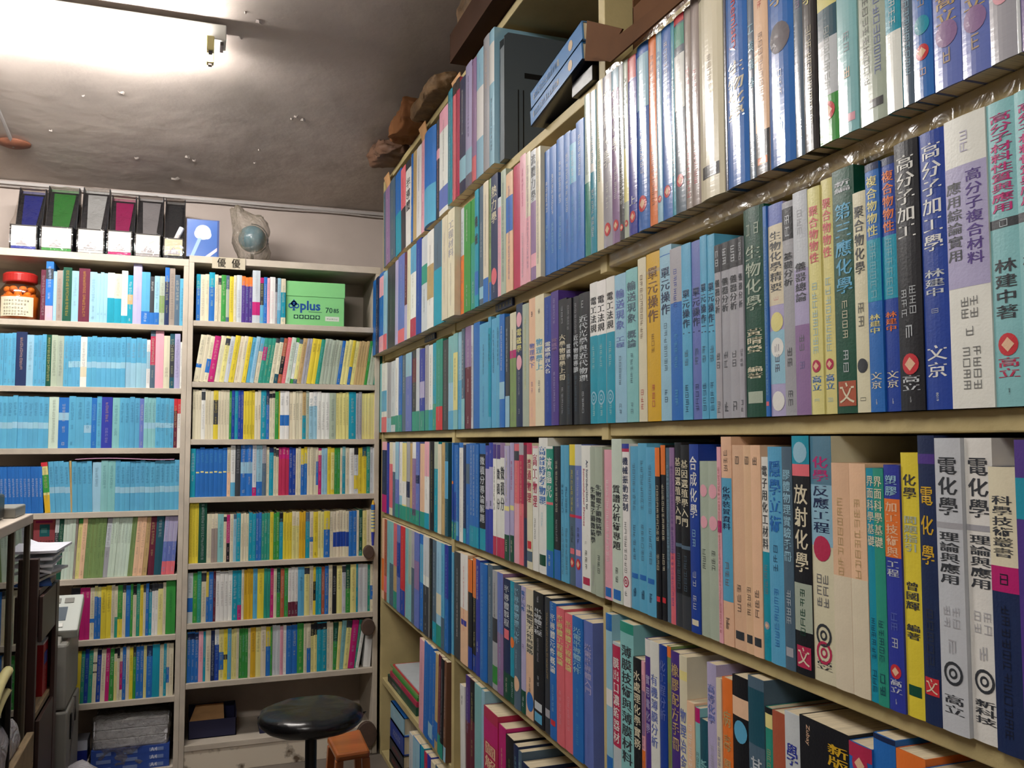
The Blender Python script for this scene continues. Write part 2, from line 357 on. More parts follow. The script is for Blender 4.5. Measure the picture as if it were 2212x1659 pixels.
def book_mesh(b, w, h, dep, mb, pmb, xf=None):
    """spine at n=0 facing -y, u along x, z up; mb: cover, pmb: page block"""
    base = jit(PAL[b['col']][1]); bul = w*.07 if b['hard'] else min(.0015, w*.06)
    def tr(p): return xf(p) if xf else p
    def sh(u): t = min(1, abs(u)/(w/2)); return -bul*(1-t*t)
    def put(u, z, off=.0005): return tr((u, sh(u)-off, z))
    ct = min(.0016, w*.12); hh = h; nseg = 6 if not xf else 2
    us = [-w/2+w*i/nseg for i in range(nseg+1)]
    for i in range(nseg):      # spine
        mb.face([tr((us[i], sh(us[i]), 0)), tr((us[i+1], sh(us[i+1]), 0)), tr((us[i+1], sh(us[i+1]), hh)), tr((us[i], sh(us[i]), hh))], base)
    for sx in (-1, 1):         # boards
        x0, x1 = (-w/2, -w/2+ct) if sx < 0 else (w/2-ct, w/2)
        vs = [tr(q) for q in ((x0, 0, 0), (x1, 0, 0), (x1, dep, 0), (x0, dep, 0), (x0, 0, hh), (x1, 0, hh), (x1, dep, hh), (x0, dep, hh))]
        mb.mesh(vs, [(3, 2, 1, 0), (4, 5, 6, 7), (1, 2, 6, 5), (2, 3, 7, 6), (3, 0, 4, 7), (0, 1, 5, 4)], base)
    # top and bottom strip of the spine, then pages
    mb.face([tr((u, sh(u), hh)) for u in us]+[tr((w/2, .0015, hh)), tr((-w/2, .0015, hh))], base)
    mb.face([tr((u, sh(u), 0)) for u in us]+[tr((w/2, .0015, 0)), tr((-w/2, .0015, 0))], base)
    rc = .004 if b['hard'] else .0006
    x0, x1, y0, y1, z0, z1 = -w/2+ct, w/2-ct, .0015, dep-rc, rc, hh-rc
    vs = [tr(q) for q in ((x0, y0, z0), (x1, y0, z0), (x1, y1, z0), (x0, y1, z0), (x0, y0, z1), (x1, y0, z1), (x1, y1, z1), (x0, y1, z1))]
    pmb.mesh(vs, [(3, 2, 1, 0), (4, 5, 6, 7), (0, 1, 5, 4), (1, 2, 6, 5), (2, 3, 7, 6), (3, 0, 4, 7)], (.6, .54, .42), pmb_mi if pmb is mb else 0)
    def band(c, a, e, f0=0, f1=1, off=.0002):
        z1, z2 = h*(1-a), h*(1-e); us2 = [-w/2+w*(f0+(f1-f0)*i/nseg) for i in range(nseg+1)]
        for i in range(nseg): mb.face([put(us2[i], z2, off), put(us2[i+1], z2, off), put(us2[i+1], z1, off), put(us2[i], z1, off)], c)
    for k, txt, col, a, e, u0 in b['deco']:
        c = PAL[col][1] if col else PAL['rd'][1]; z1, z2 = h*(1-a), h*(1-e); uu = u0*w
        if k == '#': band(jit(c), a, e)
        elif k == 'q': band(c, a, e, .15, .85, .0004)
        elif k == '|': band(c, 0, 1, a, e, .0003)
        elif k == 't': strokes(uu, z1, z2, w*(.46 if not u0 else .24), put, mb, mixc(c, base, .5 if xf else .8))
        elif k == 'T': vtext(txt, uu, z1, z2, w*(.78 if not u0 else .4), put, mb, c)
        elif k == 'R': htext(txt.replace('_', ' '), uu, (z1+z2)/2, w*.62 if not u0 else w*.36, put, mb, c, rot=True, fit=z1-z2)
        elif k == 'D':
            disc(0, z1, w*.34, put, mb, PAL[col or 'rd'][1]); r = w*.22
            mb.face([put(-r, z1, .0008), put(0, z1-r, .0008), put(0, z1+r, .0008)], PAL['pe'][1]); mb.face([put(r, z1, .0008), put(0, z1-r, .0008), put(0, z1+r, .0008)], PAL['pe'][1])
        elif k == 'o': disc(0, z1, w*.36, put, mb, c, r2=w*.27); disc(0, z1, w*.16, put, mb, c, r2=w*.09)
        elif k == 'O': disc(0, z1, w*.4, put, mb, c, sx=1)
        elif k == 's': band(c, a, a+w*.8/h, .1, .9, .0004); htext('文', 0, z1-w*.4, w*.7, lambda u, z: put(u, z, .0008), mb, PAL['cr'][1])
    if b['auto']:
        L = lum(b['col']); tc = PAL[random.choice(['wt', 'cr', 'ly', 'lb']) if L < .22 else random.choice(['nv', 'bk', 'ch', 'nv', 'br'])][1]
        r = random.random(); a = random.uniform(.08, .16); e = random.uniform(.42, .62)
        tc = mixc(tc, base, .45 if xf else .7); tw = w*(.5 if w < .03 else .42); strokes(0, h*(1-a), h*(1-e), tw, put, mb, tc)
        strokes(0, h*(1-e-.08), h*(1-e-.08-random.uniform(.1, .16)), tw*.6, put, mb, tc)
        if r > .3: strokes(0, h*.13, h*.05, tw*.7, put, mb, tc)
pmb_mi = 1
ALLB = []          # individual books, for the labels
STUFF = MB()
NUM = ['', 'first', 'second', 'third', 'fourth', 'fifth', 'sixth', 'seventh', 'eighth', 'ninth', 'tenth', 'eleventh', 'twelfth', 'thirteenth', 'fourteenth', 'fifteenth', 'sixteenth', 'seventeenth', 'eighteenth', 'nineteenth', 'twentieth']
CARD = ['zero', 'one', 'two', 'three', 'four', 'five', 'six', 'seven', 'eight', 'nine', 'ten', 'eleven', 'twelve']
OCC = {}
HMAX = {1.785: .358, 1.433: .322, 1.079: .3255, .722: .3285, 2.172: .402, .345: .338, .712: .338, .7: .35}
def row(ax, plane, z0, crop, start, data, hdef, phrase=None, group=None, gloss=False, zref=.15, stuff=False, lean=0, dep=.2, wjit=True):
    x0, sc = crop; prev = start; seq = []
    for tok in data.replace('\n', ' ').split('|'):
        tok = tok.strip()
        if not tok: continue
        b = parse(tok); s = b['gap'] if b['gap'] is not None else prev; e = b['e']; prev = e
        for k in range(b['n']):
            bb = dict(b); ea = s+(e-s)*k/b['n']; eb = s+(e-s)*(k+1)/b['n']
            a_, b_ = inv(x0+ea/sc, z0+zref, ax, plane), inv(x0+eb/sc, z0+zref, ax, plane)
            if ax == 0:
                lo, hi = min(a_, b_), max(a_, b_); ky = round(z0*20)
                for q0, q1 in OCC.get(ky, [])+([(2.7835, 2.8165)] if z0 < 1.2 else [])+([(1.6355, 1.6685)] if z0 < 1 else []):
                    if lo < q1 and hi > q0:
                        if (lo+hi)/2 < (q0+q1)/2: hi = q0
                        else: lo = q1
                if hi-lo < .004: continue
                OCC.setdefault(ky, []).append((lo, hi)); a_, b_ = lo, hi
            wd = abs(a_-b_); c = (a_+b_)/2
            h = bb['h'] or hdef*(1+random.uniform(-.02, .015)); l = math.radians(bb['l'] or lean); h = min(h, HMAX.get(round(z0, 3), 9)) if ax == 0 else h
            d = bb['d']+(random.uniform(0, .004) if not gloss else random.uniform(0, .002)); dp = min(dep, bb['dep'])
            bb.update(near='nearest' in (phrase or ''), w=wd, gloss=bb['gloss'] or gloss)
            w2 = max(.003, wd*math.cos(l)-.0004)
            zz = z0+abs(math.sin(l))*w2/2
            # pivot correction so that leaning books keep their mid-height place
            cc = c-(math.sin(l)*zref if ax == 1 else -math.sin(l)*zref)
            if stuff:
                ca, sa = math.cos(l), math.sin(l)
                def xf(p, cc=cc, zz=zz, ca=ca, sa=sa, d=d):
                    u = p[0]*ca+p[2]*sa; z = -p[0]*sa+p[2]*ca
                    return (cc+u, plane+d+p[1], zz+z) if ax == 1 else (plane+d+p[1], cc-u, zz+z)
                book_mesh(bb, w2, h, dp, STUFF, STUFF, xf)
            else:
                cm, pm = MB(), MB(); book_mesh(bb, w2, h, dp, cm, pm)
                loc = (cc, plane+d, zz) if ax == 1 else (plane+d, cc, zz)
                o = cm.build('book', 'gloss' if bb['gloss'] else 'satin', fix=False)
                o.matrix_world = Matrix.Translation(loc) @ Matrix.Rotation(0 if ax == 1 else -math.pi/2, 4, 'Z') @ Matrix.Rotation(l, 4, 'Y')
                pm.build('page_block', 'pages', parent=o)
                seq.append((o, bb))
    if seq: ALLB.append((seq, phrase, group))
def describe(b, lvl=0):
    t = 'slim ' if b['w'] < .017 else ('thick ' if b['w'] > .05 and b.get('near') else '')
    s = t+PAL[b['col']][0]+(' hardback' if b['hard'] else ' book'); ex = ''
    for k, txt, col, a, e, u0 in b['deco']:
        if k == 'T' and len(txt) > 3 and not ex.startswith(' titled'): ex = ' titled %s' % txt
    if not ex:
        for k, txt, col, a, e, u0 in b['deco']:
            if k == '#' and PAL[col][0] != PAL[b['col']][0]:
                ex = ' with %s %s' % (PAL[col][0], 'top' if a < .1 else ('foot' if e > .95 else 'middle band')); break
    if not ex:
        for k, txt, col, a, e, u0 in b['deco']:
            if k in 'tTR': ex = ' with %s lettering' % PAL[col][0]; break
    return s+ex
def label_books():
    for seq, phrase, group in ALLB:
        D = [describe(b) for o, b in seq]; n = len(D); C = [PAL[b['col']][0] for o, b in seq]; used = set()
        for i, (o, b) in enumerate(seq):
            j0 = i
            while j0 > 0 and D[j0-1] == D[i]: j0 -= 1
            j1 = i
            while j1 < n-1 and D[j1+1] == D[i]: j1 += 1
            run = j1-j0+1; A = C[j0-1] if j0 else None; Z = C[j1+1] if j1 < n-1 else None
            pos = 'beside ' + (A or Z) if not (A and Z) else 'between %s and %s' % (A, Z)
            if run > 1: head = '%s of %s adjacent %ss' % (NUM[i-j0+1] if i > j0 else 'leftmost', CARD[run], D[i].replace(' book', ' book', 1).split(' with')[0].split(' titled')[0]); tail = D[i][len(D[i].split(' with')[0].split(' titled')[0]):]; base = head+tail
            else: base = D[i]
            many = sum(1 for d in D if d == D[i]) > run
            cands = ([base+', '+phrase] if not many else [])+[base+' '+pos+', '+phrase, base+', %s from left, ' % (NUM[i+1] if i < 20 else NUM[n-i])+phrase if i < 20 else base+', %s from right, ' % NUM[min(20, n-i)]+phrase,
                     D[i]+', %s from left, ' % NUM[min(i+1, 20)]+phrase]
            if not many and A and Z and len((base+' '+pos+', '+phrase).split()) <= 15: cands = [base+' '+pos+', '+phrase]+cands
            for c in cands:
                if c not in used and len(c.split()) <= 16: break
            else:
                c = '%s %s book, %s from %s, %s' % (('titled' if 'titled' in D[i] else 'plain'), C[i], NUM[min(20, i+1)] if i < 20 else NUM[min(20, n-i)], 'left' if i < 20 else 'right', phrase)
            used.add(c); tag(o, c, 'book', group)
# ------------------------------------------------------------------ shelf rows; each entry: right edge, colour, then options
Z0, ZA, ZB, ZC, ZD, ZE = 2.172, 1.785, 1.433, 1.079, .722, .345
cA, cB, cC, cD, cE, cF = (1260, 3.95), (1730, 4.147), (1260, 3.0725), (1640, 2.766), (1270, 3.456), (1640, 2.44)
def N(c, x): return c[0]+x/c[1]
# nearest bay, shelf under the cardboard box
row(0, -.018, ZA, cA, 12, """60 pg #tg@.55-1 t:gy@.1-.5|108 tl #wt@0-.5 t:tl@.1-.45 t:wt@.6-.9|165 cr t:gn@.2-.6|240 gy T有機化學:wt@.08-.55 t:wt@.62-.78 D@.9|305 mv #lb@0-.12 T有機化學:wt@.1-.48 t:wt@.55-.75 D@.9|
345 ch #lg@0-.3 t:wt@.1-.8 D@.93|385 sg #ly@.5-.8 t:ch@.1-.5 D@.92|455 in #rd@0-.13 t:wt@.16-.5 T上:wt@.78-.84 D@.9|555 bl #lb@.06-.35 t:wt@.4-.7 D@.86 B|562 nv n|625 or t:br@.1-.9|670 lb t:bl@.1-.5 D@.88|750 bl t:wt@.08-.5 D@.86|780 tl t:wt@.3-.8|
865 sl #rd@0-.04 #tg@.05-.16 #wt@.2-.48 t:wt@.2-.72 D@.84|920 tp t:rd@.3-.95|990 tp t:rd@.35-.9|1190 cr B h.335 t:br@.3-.62 t:br@.66-.72 qch@.84-.9|""", .35, 'second shelf, nearest bay', 'books on the second shelf of the nearest bay', gloss=True, dep=.24)  # light band near the blue hardback's top paints the glare on it
row(0, -.018, ZA, cA, 1200, """1222 nv n|1400 bl B Rbiochemistry:rd@.05-.4 T生物化學:cr@.44-.72 t:lb@.8-.84|1460 sl T工業儀器:lb@.3-.62 t:lg@.7-.95|1578 pe #bk@.82-1 t:br@.4-.7 trd@.12-.3 qor@.93-.96|1790 bl B T化學:tn@.12-.34 Ord@.47 Ogy@.47 t:wt@.6-.72 t:pw@.78-.86 h.345|
1868 sl t:mv@.1-.4 t:wt@.85-.93 h.345|1990 bk B T物理化學:ly@.12-.42 t:cr@.5-.9 h.345""", .35, 'second shelf, nearest bay centre', 'books on the second shelf of the nearest bay', gloss=True, dep=.24)  # leading slim navy spine is a dark filler for the shaded gap between hardbacks
row(0, -.018, ZA, cB, 150, """320 gn #ly@.38-.48 #dt@.48-.6 #lg@.6-.82 t:gy@.55-.8 Drd@.88|495 pt t:gy@.62-.7 t:pe@.75-.8 qpk@.93-.96|745 sg T化工:in@.1-.48 tch/-.2@.5-.86 tpw/.2@.48-.84 qch@.92-.95|882 tl #wt@.72-1 t:wt@.3-.7 w.16|985 sl t:lb@.5-.9|1155 bl t:tn@.3-.7 Otl@.76 D@.85 t:pe@.9-.93|
1400 pw Drd@.66 T高立:tn@.7-.8 Omv@.83 t:tn@.87-.93|1655 pw Drd@.66 T高立:tn@.7-.8 Omv@.83 t:tn@.87-.93|1890 gy t:ch@.2-.5 Dpk@.8|1925 lg n|2250 pu #lg@.4-.6 t:mg@.75-.9""", .35, 'second shelf, nearest bay far right', 'books on the second shelf of the nearest bay', gloss=True, dep=.24)  # pale bands on the leftmost green spine put its glare into the colour
# nearest bay, shelf with the large polymer textbooks
T1 = "#tl@.38-1 T電工法規:bk@.1-.36 t:pt@.44-.62 olb@.82 t:pt@.86-.95"
T2 = "T單元操作一:nv@.26-.54 t:sl@.6-.7 t:nv@.8-.96"; T3 = T2.replace('一', '二')
T4 = "#bk@0-.16 t:lg@.03-.13 T儀器分析:ch@.2-.4 t:ch@.62-.72 t:ch@.9-.97"
row(0, 0, ZB, cC, 40, f"""92 wt {T1}|152 wt {T1}|208 wt {T1}|282 lb h.295 T輸送現象:pw@.1-.38 T工程:pw@.42-.5 t:sl@.55-.75 t:sl@.87-.95|358 pt h.297 T輸送現象:sl@.08-.36 T概論:sl@.4-.52 t:sl@.55-.75 t:sl@.87-.95|412 cr h.31 t:br@.1-.5 t:rd@.8-.93|500 gd h.312 #tn@.1-.12 T單元操作:br@.08-.42 t:br@.48-.6 tcm@.78-.92|
578 lb h.315 #bl@.05-.055 T單元操作:nv@.12-.4 t:sl@.44-.72 tnv@.82-.9|655 bl #gy@.0-.32 t:in@.12-.35 tsky@.5-.7 tsky@.82-.92|718 sky {T2}|780 pw {T2}|825 sky {T3}|875 sky {T3}|915 gy h.28 {T4}|970 gy h.28 {T4}|1030 gy h.28 {T4}|1062 gy h.28 {T4}|
1198 dg h.318 B tsg/-.2@.07-.14 tsg/.2@.07-.14 T生物化學:sg@.18-.5 T黃晴瑩:cr@.58-.7 T編著:cr@.76-.82 qsg@.88-.935""", .30, 'third shelf, nearest bay', 'books on the third shelf of the nearest bay')
T5 = "T聚合物物性:sp@.08-.34 tlb@.42-.74 Dcm@.79 Tsky高立:bl@.83-.9 t:lb@.93-.95".replace('Tsky', 'T')
T6 = "#nv@.0-.03 T複合物物性:{c}@.05-.3 #tl@.31-.56 tpt@.32-.55 T林建中:{c}@.61-.69 T文京:cr@.84-.91 Rno88:lg@.95-.97"
row(0, 0, ZB, cD, 4, f"""50 bl tlb@.1-.9 qsp@.93-.95|142 lv h.31 #pw@0-.1 #cr@.1-.48 T生物化學精要:ch@.13-.42 t:rd@.44-.46 #lb@.6-.85 Oly@.56 Owt@.68 t:ch@.66-.8 Owt@.93|212 gy h.305 #bk@.03-.18 tlg@.06-.17 T基礎分析:ch@.24-.4 tch@.68-.78 t:ch@.88-.96|298 lg h.312 #lv@.35-.6 #mv@.6-1 tgy@.08-.2 T儀器總論:ch@.32-.5 tch@.64-.72 t:pu@.76-.8|
372 ly h.31 {T5}|440 ly h.315 {T5}|570 dg h.32 T新編:lg@.05-.1 T第三應化學:sky@.14-.52 t:cr@.54-.7 tlg@.74-.84 srs@.87|648 cr h.28 T聚合物化學:ch@.06-.38 t:ch@.5-.62 Och@.79 tch@.93-.95|732 bl h.31 {T6.format(c='ly')}|822 ry h.31 {T6.format(c='or')}|
966 bk B h.32 T高分子加工:wt@.05-.37 tlg/-.18@.55-.66 tlg/.18@.54-.65 tlg@.68-.74 D@.83 T高立:lg@.87-.93 Rno26:lg@.95-.97|1122 ry B h.32 T高分子加工學:wt@.04-.44 T林建中:lg@.5-.6 t:lg@.64-.66 T文京:wt@.77-.89 R8019:lg@.94-.97|
1372 wt h.325 #lv@.17-.59 |mv@.5-1 #pk@.58-.6 t:lv@.05-.13 Tmv:mv@.2-.2 T應用綜論實用:ch/-.28@.22-.5 T高分子複合材料:pu/.2@.19-.52 tch/-.1@.62-.7 tch/.12@.62-.7 tch@.72-.76 tch/-.1@.79-.94 tch/.15@.79-.94|
1548 pt h.33 T高分子材料性質與應用:mg@.04-.37 #ch@.39-.42 tlg@.39-.42 T林建中著:ch@.52-.72 Drd@.8 T高立:cm@.84-.91 R20411:ch@.94-.96|1725 pt h.33 T高分子材料性質與應用:mg@.04-.37 #ch@.39-.42 T林建中著:ch@.52-.72 Drd@.8 T高立:cm@.84-.91""".replace(' |mv@.5-1', '').replace(' Tmv:mv@.2-.2', '').replace(' #pk@.58-.6', ''), .31, 'third shelf, nearest bay right side', 'books on the third shelf of the nearest bay')
# nearest bay, shelf with the electrochemistry books
T7 = "tsl@.1-.4 tsl@.48-.7 qbl@.78-.81 tnv@.86-.93"; T8 = "#or@0-.17 Tpe:pe@.1-.1 tcr@.22-.55 tcr@.62-.72 qrd@.87-.9".replace(' Tpe:pe@.1-.1', '')
T9 = "T基因選殖學入門:cr@.08-.45 #sl@.55-.57 tsl@.6-.8 #ch@.82-1"; TA = "tch@.05-.1 t:ch@.68-.82 qch@.91-.95"
row(0, 0, ZC, cE, 66, f"""122 sg T生物電子顯微鏡學:ch@.25-.6 t:ch@.72-.85 h.305 d-.004|180 pk h.3 twt@.2-.75 qbl@.92-.98|255 pg h.322 T質譜分析術專題:bk@.28-.68 tch@.78-.88 qbl@.92-.98|308 wt #in@0-.03 #cm@.03-.05 T機械振動控制:nv@.08-.42 tch@.48-.8 ocm@.85 t:ch@.9-.94|370 sky {T7}|436 sky {T7}|504 sky {T7}|540 bk {T8}|576 bk {T8}|605 sl tlb@.1-.7|640 mv #sp@.6-1 tpu@.1-.9|
692 bk {T9}|757 bk {T9}|826 ry T合成化學:wt@.06-.4 tlb@.45-.55 tlg@.67-.76 twt@.8-.88 qcr@.93-.96|890 sg h.285 Opk@.17 Opk@.35 tch@.5-.62 h.285|966 sg h.285 Opk@.17 Opk@.35 tch@.5-.62|995 pk #mg@.38-.44 trs@.1-.95|1072 pe #sky@.2-.79 tch@.06-.17 T化學裝置資料:nv@.24-.45 tnv@.6-.72 tch@.86-.93 h.325|
1160 pe h.312 {TA}|1218 pe h.312 {TA}|1290 pe h.312 {TA}""", .312, 'fourth shelf, nearest bay', 'books on the fourth shelf of the nearest bay')
TB = "T界面科學基礎:cr@.03-.34 tnv@.64-.82 tnv@.86-.96"; TC = "T電化學:{c}@.06-.27 #{d}@.29-.31 T理論與應用:{c}@.32-.5 tgy/-.18@.57-.65 tgy/.18@.57-.65 tgy@.68-.74 och@.8"
row(0, 0, ZC, cF, 2, f"""46 wt #tl@.47-1 T電子用化工材料:ch@.04-.46 tdt@.53-.68 Dgy@.83 T高立:tl@.87-.94|127 sky B h.31 T隱學立術:bl@.06-.4 tnv@.45-.58 tbl@.65-.92|180 sl h.31 T膠體物理實驗手冊:lb@.1-.52 tlg@.64-.8 qgy@.9-.94|272 bk h.34 #tl@0-.12 Olb@.07 #sp@.12-.17 T放射化學:cr@.2-.58 #sg@.62-.82 tdg@.64-.84 scm@.88|
385 cr h.325 #lb@0-.45 #sky@0-.2 T化學:mg@.08-.19 T反應工程:nv@.2-.4 Ocm@.46 tnv/-.15@.56-.7 tnv/.15@.56-.7 och@.81 ocm@.88 T高立:ch@.91-.95|478 pe h.29 #cr@.5-1 ttn@.15-.5|566 pe h.29 #cr@.5-1 ttn@.15-.5|612 tl h.285 {TB}|668 tg h.285 {TB}|752 in h.29 T塑膠:lb@.04-.13 #or@.14-.38 T加工技術與:pe@.15-.38 T工程:lg@.39-.46 tpw@.6-.68 tlg@.7-.75 D@.84 T高立:lg@.87-.93 Rno98:lg@.95-.97|
848 yw h.305 T化學:ch@.08-.18 T問題指引:sg@.24-.38 T曾國輝:ch@.49-.6 T編著:ch@.65-.71 qdg@.88-.92|938 nv h.325 #pu@.065-.1 T電化學:gd@.16-.47 tch@.6-.8 s:rd@.84|1078 lg h.322 {TC.format(c='ch', d='gy')} T高立:ch@.87-.94|1226 wt h.322 d.004 {TC.format(c='ch', d='gy')} T新科技:ch@.86-.94|
1372 nv h.292 #cr@0-.35 #mg@.35-.44 T科學技術叢書:ch@.1-.32 tbk@.37-.42 t:bk@.48-.95|1600 pu h.32 #tl@.12-.25 tin@.3-.8""", .30, 'fourth shelf, nearest bay right side', 'books on the fourth shelf of the nearest bay')
# nearest bay, lowest visible shelf
cG, cH = (1280, 4.608), (1700, 4.32)
row(0, 0, ZD, cG, 112, """195 lb h.335 #bl@0-.1 #wt@.45-.55 tbl@.03-.1 #bl@.85-1|272 lg h.278 |cm@.0-.05 #cm@.02-.72 T膜出口濃縮器材:wt@.1-.7|405 pt h.325 #tg@0-.06 T薄膜技術與薄膜材料:ch@.13-.82|490 bk h.268 T水處理化學實務:cr@.08-.62|522 pk h.268 #mv@.2-.5 #or@.6-1|575 pu h.312 #wt@0-.1 T實用電化學:lv@.2-.55|662 wt h.312 T有機薄膜分析:pw@.18-.6 tpk@.76-.95|
735 ry h.312 T化工程分析:pw@.08-.42 tlb@.7-.85|775 ol h.315 #or@0-.06 trs@.2-.9|868 pu h.31 T橡膠配方手冊:tn@.06-.54 ttn@.72-.9|945 cr h.31 #ly@.08-.13 T物理冶金學精義:pw@.28-.85|1020 pe h.24 twt@.15-.5 tpt@.55-.8|1068 pt h.236 #mg@0-.1 tch@.3-.8|1146 dt h.222 T新現代:pt@.25-.75|
1240 lv h.318 T高等化學:pw@.1-.3 tgy@.4-.7|1290 cr h.3 tin@.3-.9|1392 or h.305 T病毒學概論:tn@.14-.75|1556 bk h.316 #pe@.1-.19 Osky@.26 T病理:cr@.42-.8|1716 sl h.325 #dt@.05-.3 T基礎生態:lg@.34-.9""".replace('|cm@.0-.05 ', '').replace(' |cm@.0-.05', ''), .31, 'fifth shelf, nearest bay', 'books on the fifth shelf of the nearest bay')
row(0, 0, ZD, cG, 1720, """1792 tg h.29 #bk@0-.03 #ly@.03-.1 ttn@.2-.8|1925 rs h.29 T基因工程:gd@.27-.7|2078 lg h.298 T學:in@.12-.26 T生:bk@.3-.46""", .31, 'fifth shelf, nearest bay', 'books on the fifth shelf of the nearest bay')
row(0, 0, ZD, cH, 132, """600 bk h.302 T新版:gd/.3@.06-.16 RZubay:pe/-.3@.03-.12 n|820 bl h.298 #cm@0-.06 Dcm@.08 T精:lb@.14-.2|1030 bl h.32 #nv@0-.02 n|1310 or h.313 tpe@.08-.3|1560 bl h.305 tsky@.08-.3|1800 nv h.3 tsky@.1-.3|2040 gy h.3|2260 rd h.3""", .31, 'fifth shelf, nearest bay far right', 'books on the fifth shelf of the nearest bay')
# middle bay and far bay, top shelf (crop 790,60)
c0 = (790, 3.95)
FT = dict(zref=.18)
row(0, -.01, Z0, c0, 150, """168 sl l-3|205 mv l-3|250 sl l-3|300 bl l-3 #tl@.5-1|340 sp #ch@.5-1 l-3|385 wt #ch@.0-.1 T半導體:ch@.2-.6|400 bl|430 tn t:br@.1-.6|470 wt tbl@.1-.5 tgy@.55-.8|500 pk|600 bl B #sky@.6-1 n|625 ch #pk@.3-.4 tpk@.1-.9|700 wt h.365 #pk@.0-.2 #pw@.75-.95|""", .35, 'top shelf, far bay', 'books on the top shelf of the far bay', **FT)
row(0, -.02, Z0, c0, 700, """737 tl twt@.1-.8|765 sp h.385 #bk@0-.1 tgy@.5-.9|800 cm h.385 #bk@0-.1 n|852 nv h.365 twt@.1-.5 #lb@.7-.9|905 lv h.385 #lb@.7-1 tpu@.1-.6 #rd@.9-1|942 mv h.375 #sp@.8-1 n|1000 lb h.38 #wt@.3-.7 tsky@.1-.25|1050 gy h.395 tpe@.1-.4 tlg@.5-.8|1092 lb h.392 #wt@.1-.4 tsl@.5-.9 w.26""", .38, 'top shelf, middle bay', 'books on the top shelf of the middle bay', zref=.18, gloss=True, dep=.26)
# second shelf, far and middle bays (crop 790,400)
row(0, -.035, ZA, c0, 55, """85 bl tbk@.1-.9|110 nv twt@.1-.9|150 bl #pk@.05-.3 #pk@.8-1|180 lb #sp@.8-1|245 ch tgy@.1-.8|270 lv tgy@.1-.9|325 pw #sp@.85-1 tlg@.1-.6|350 mr #lv@.6-1|378 cr tgy@.2-.8|425 wt #sky@0-.3 #cm@.8-1|470 ry tlb@.1-.7|522 lg #tg@.3-.5 tch@.55-.8|577 wt #tn@.35-.7|640 sl #tl@.45-1 tch@.2-.4|662 tl tpt@.1-.8""", .345, 'second shelf, far bay', 'books on the second shelf of the far bay')
row(0, -.028, ZA, c0, 662, """692 sg tgn@.1-.8|742 cr h.335 tgy@.15-.45 tgy@.5-.8 d-.02|800 cr h.34 T工程材料:gy@.1-.45 tgy@.5-.9 d-.02|832 lg #or@.45-1 h.33|888 gn twt@.05-.35 tlg@.75-.95 h.33|930 gn #tg@.4-1 tlg@.75-.95 h.33|962 tl T機械:ch@.2-.5 #bl@.7-.9 h.345|1002 sl #lb@.85-.95 tlg@.3-.6 h.345|1045 cr h.345 #bl@.8-1 tgy@.1-.7|1062 ol h.345 #bl@.85-1|
1120 nv h.345 T熱力學:cr@.08-.4 Osp@.82 tgy@.88-.95|1150 lg h.27 #pk@.1-1 tgy@.1-.9|1192 sg h.335 tsl@.1-.9|1250 pe h.315 #bl@.2-.5 tin@.1-.9|1312 cm h.32 |mg@0-.3 n|1362 pk h.33 tmg@.1-.4 tgy@.6-.95|1402 cr h.325 #pk@.5-1 tmv@.1-.9|1452 mv h.32 #lg@.0-.4 T流體力學:ch@.03-.4 #pk@.8-.9|1492 cr h.315 tgy@.1-.9""".replace('|mg@0-.3 n', 'n'), .33, 'second shelf, middle bay', 'books on the second shelf of the middle bay')
row(0, -.02, ZA, c0, 1492, "1562 bl twt@.25-.5 tlb@.6-.8 d.002|1622 bl twt@.22-.55 tlb@.6-.85|1682 bl twt@.18-.5 tlb@.6-.85|1740 bl twt@.15-.6 tpw@.65-.9|1795 bl twt@.15-.4 tsky@.5-.85 #sky@.1-.4|1872 bl twt@.1-.4 tsky@.5-.8", .30, 'second shelf, middle bay right end', 'books on the second shelf of the middle bay')
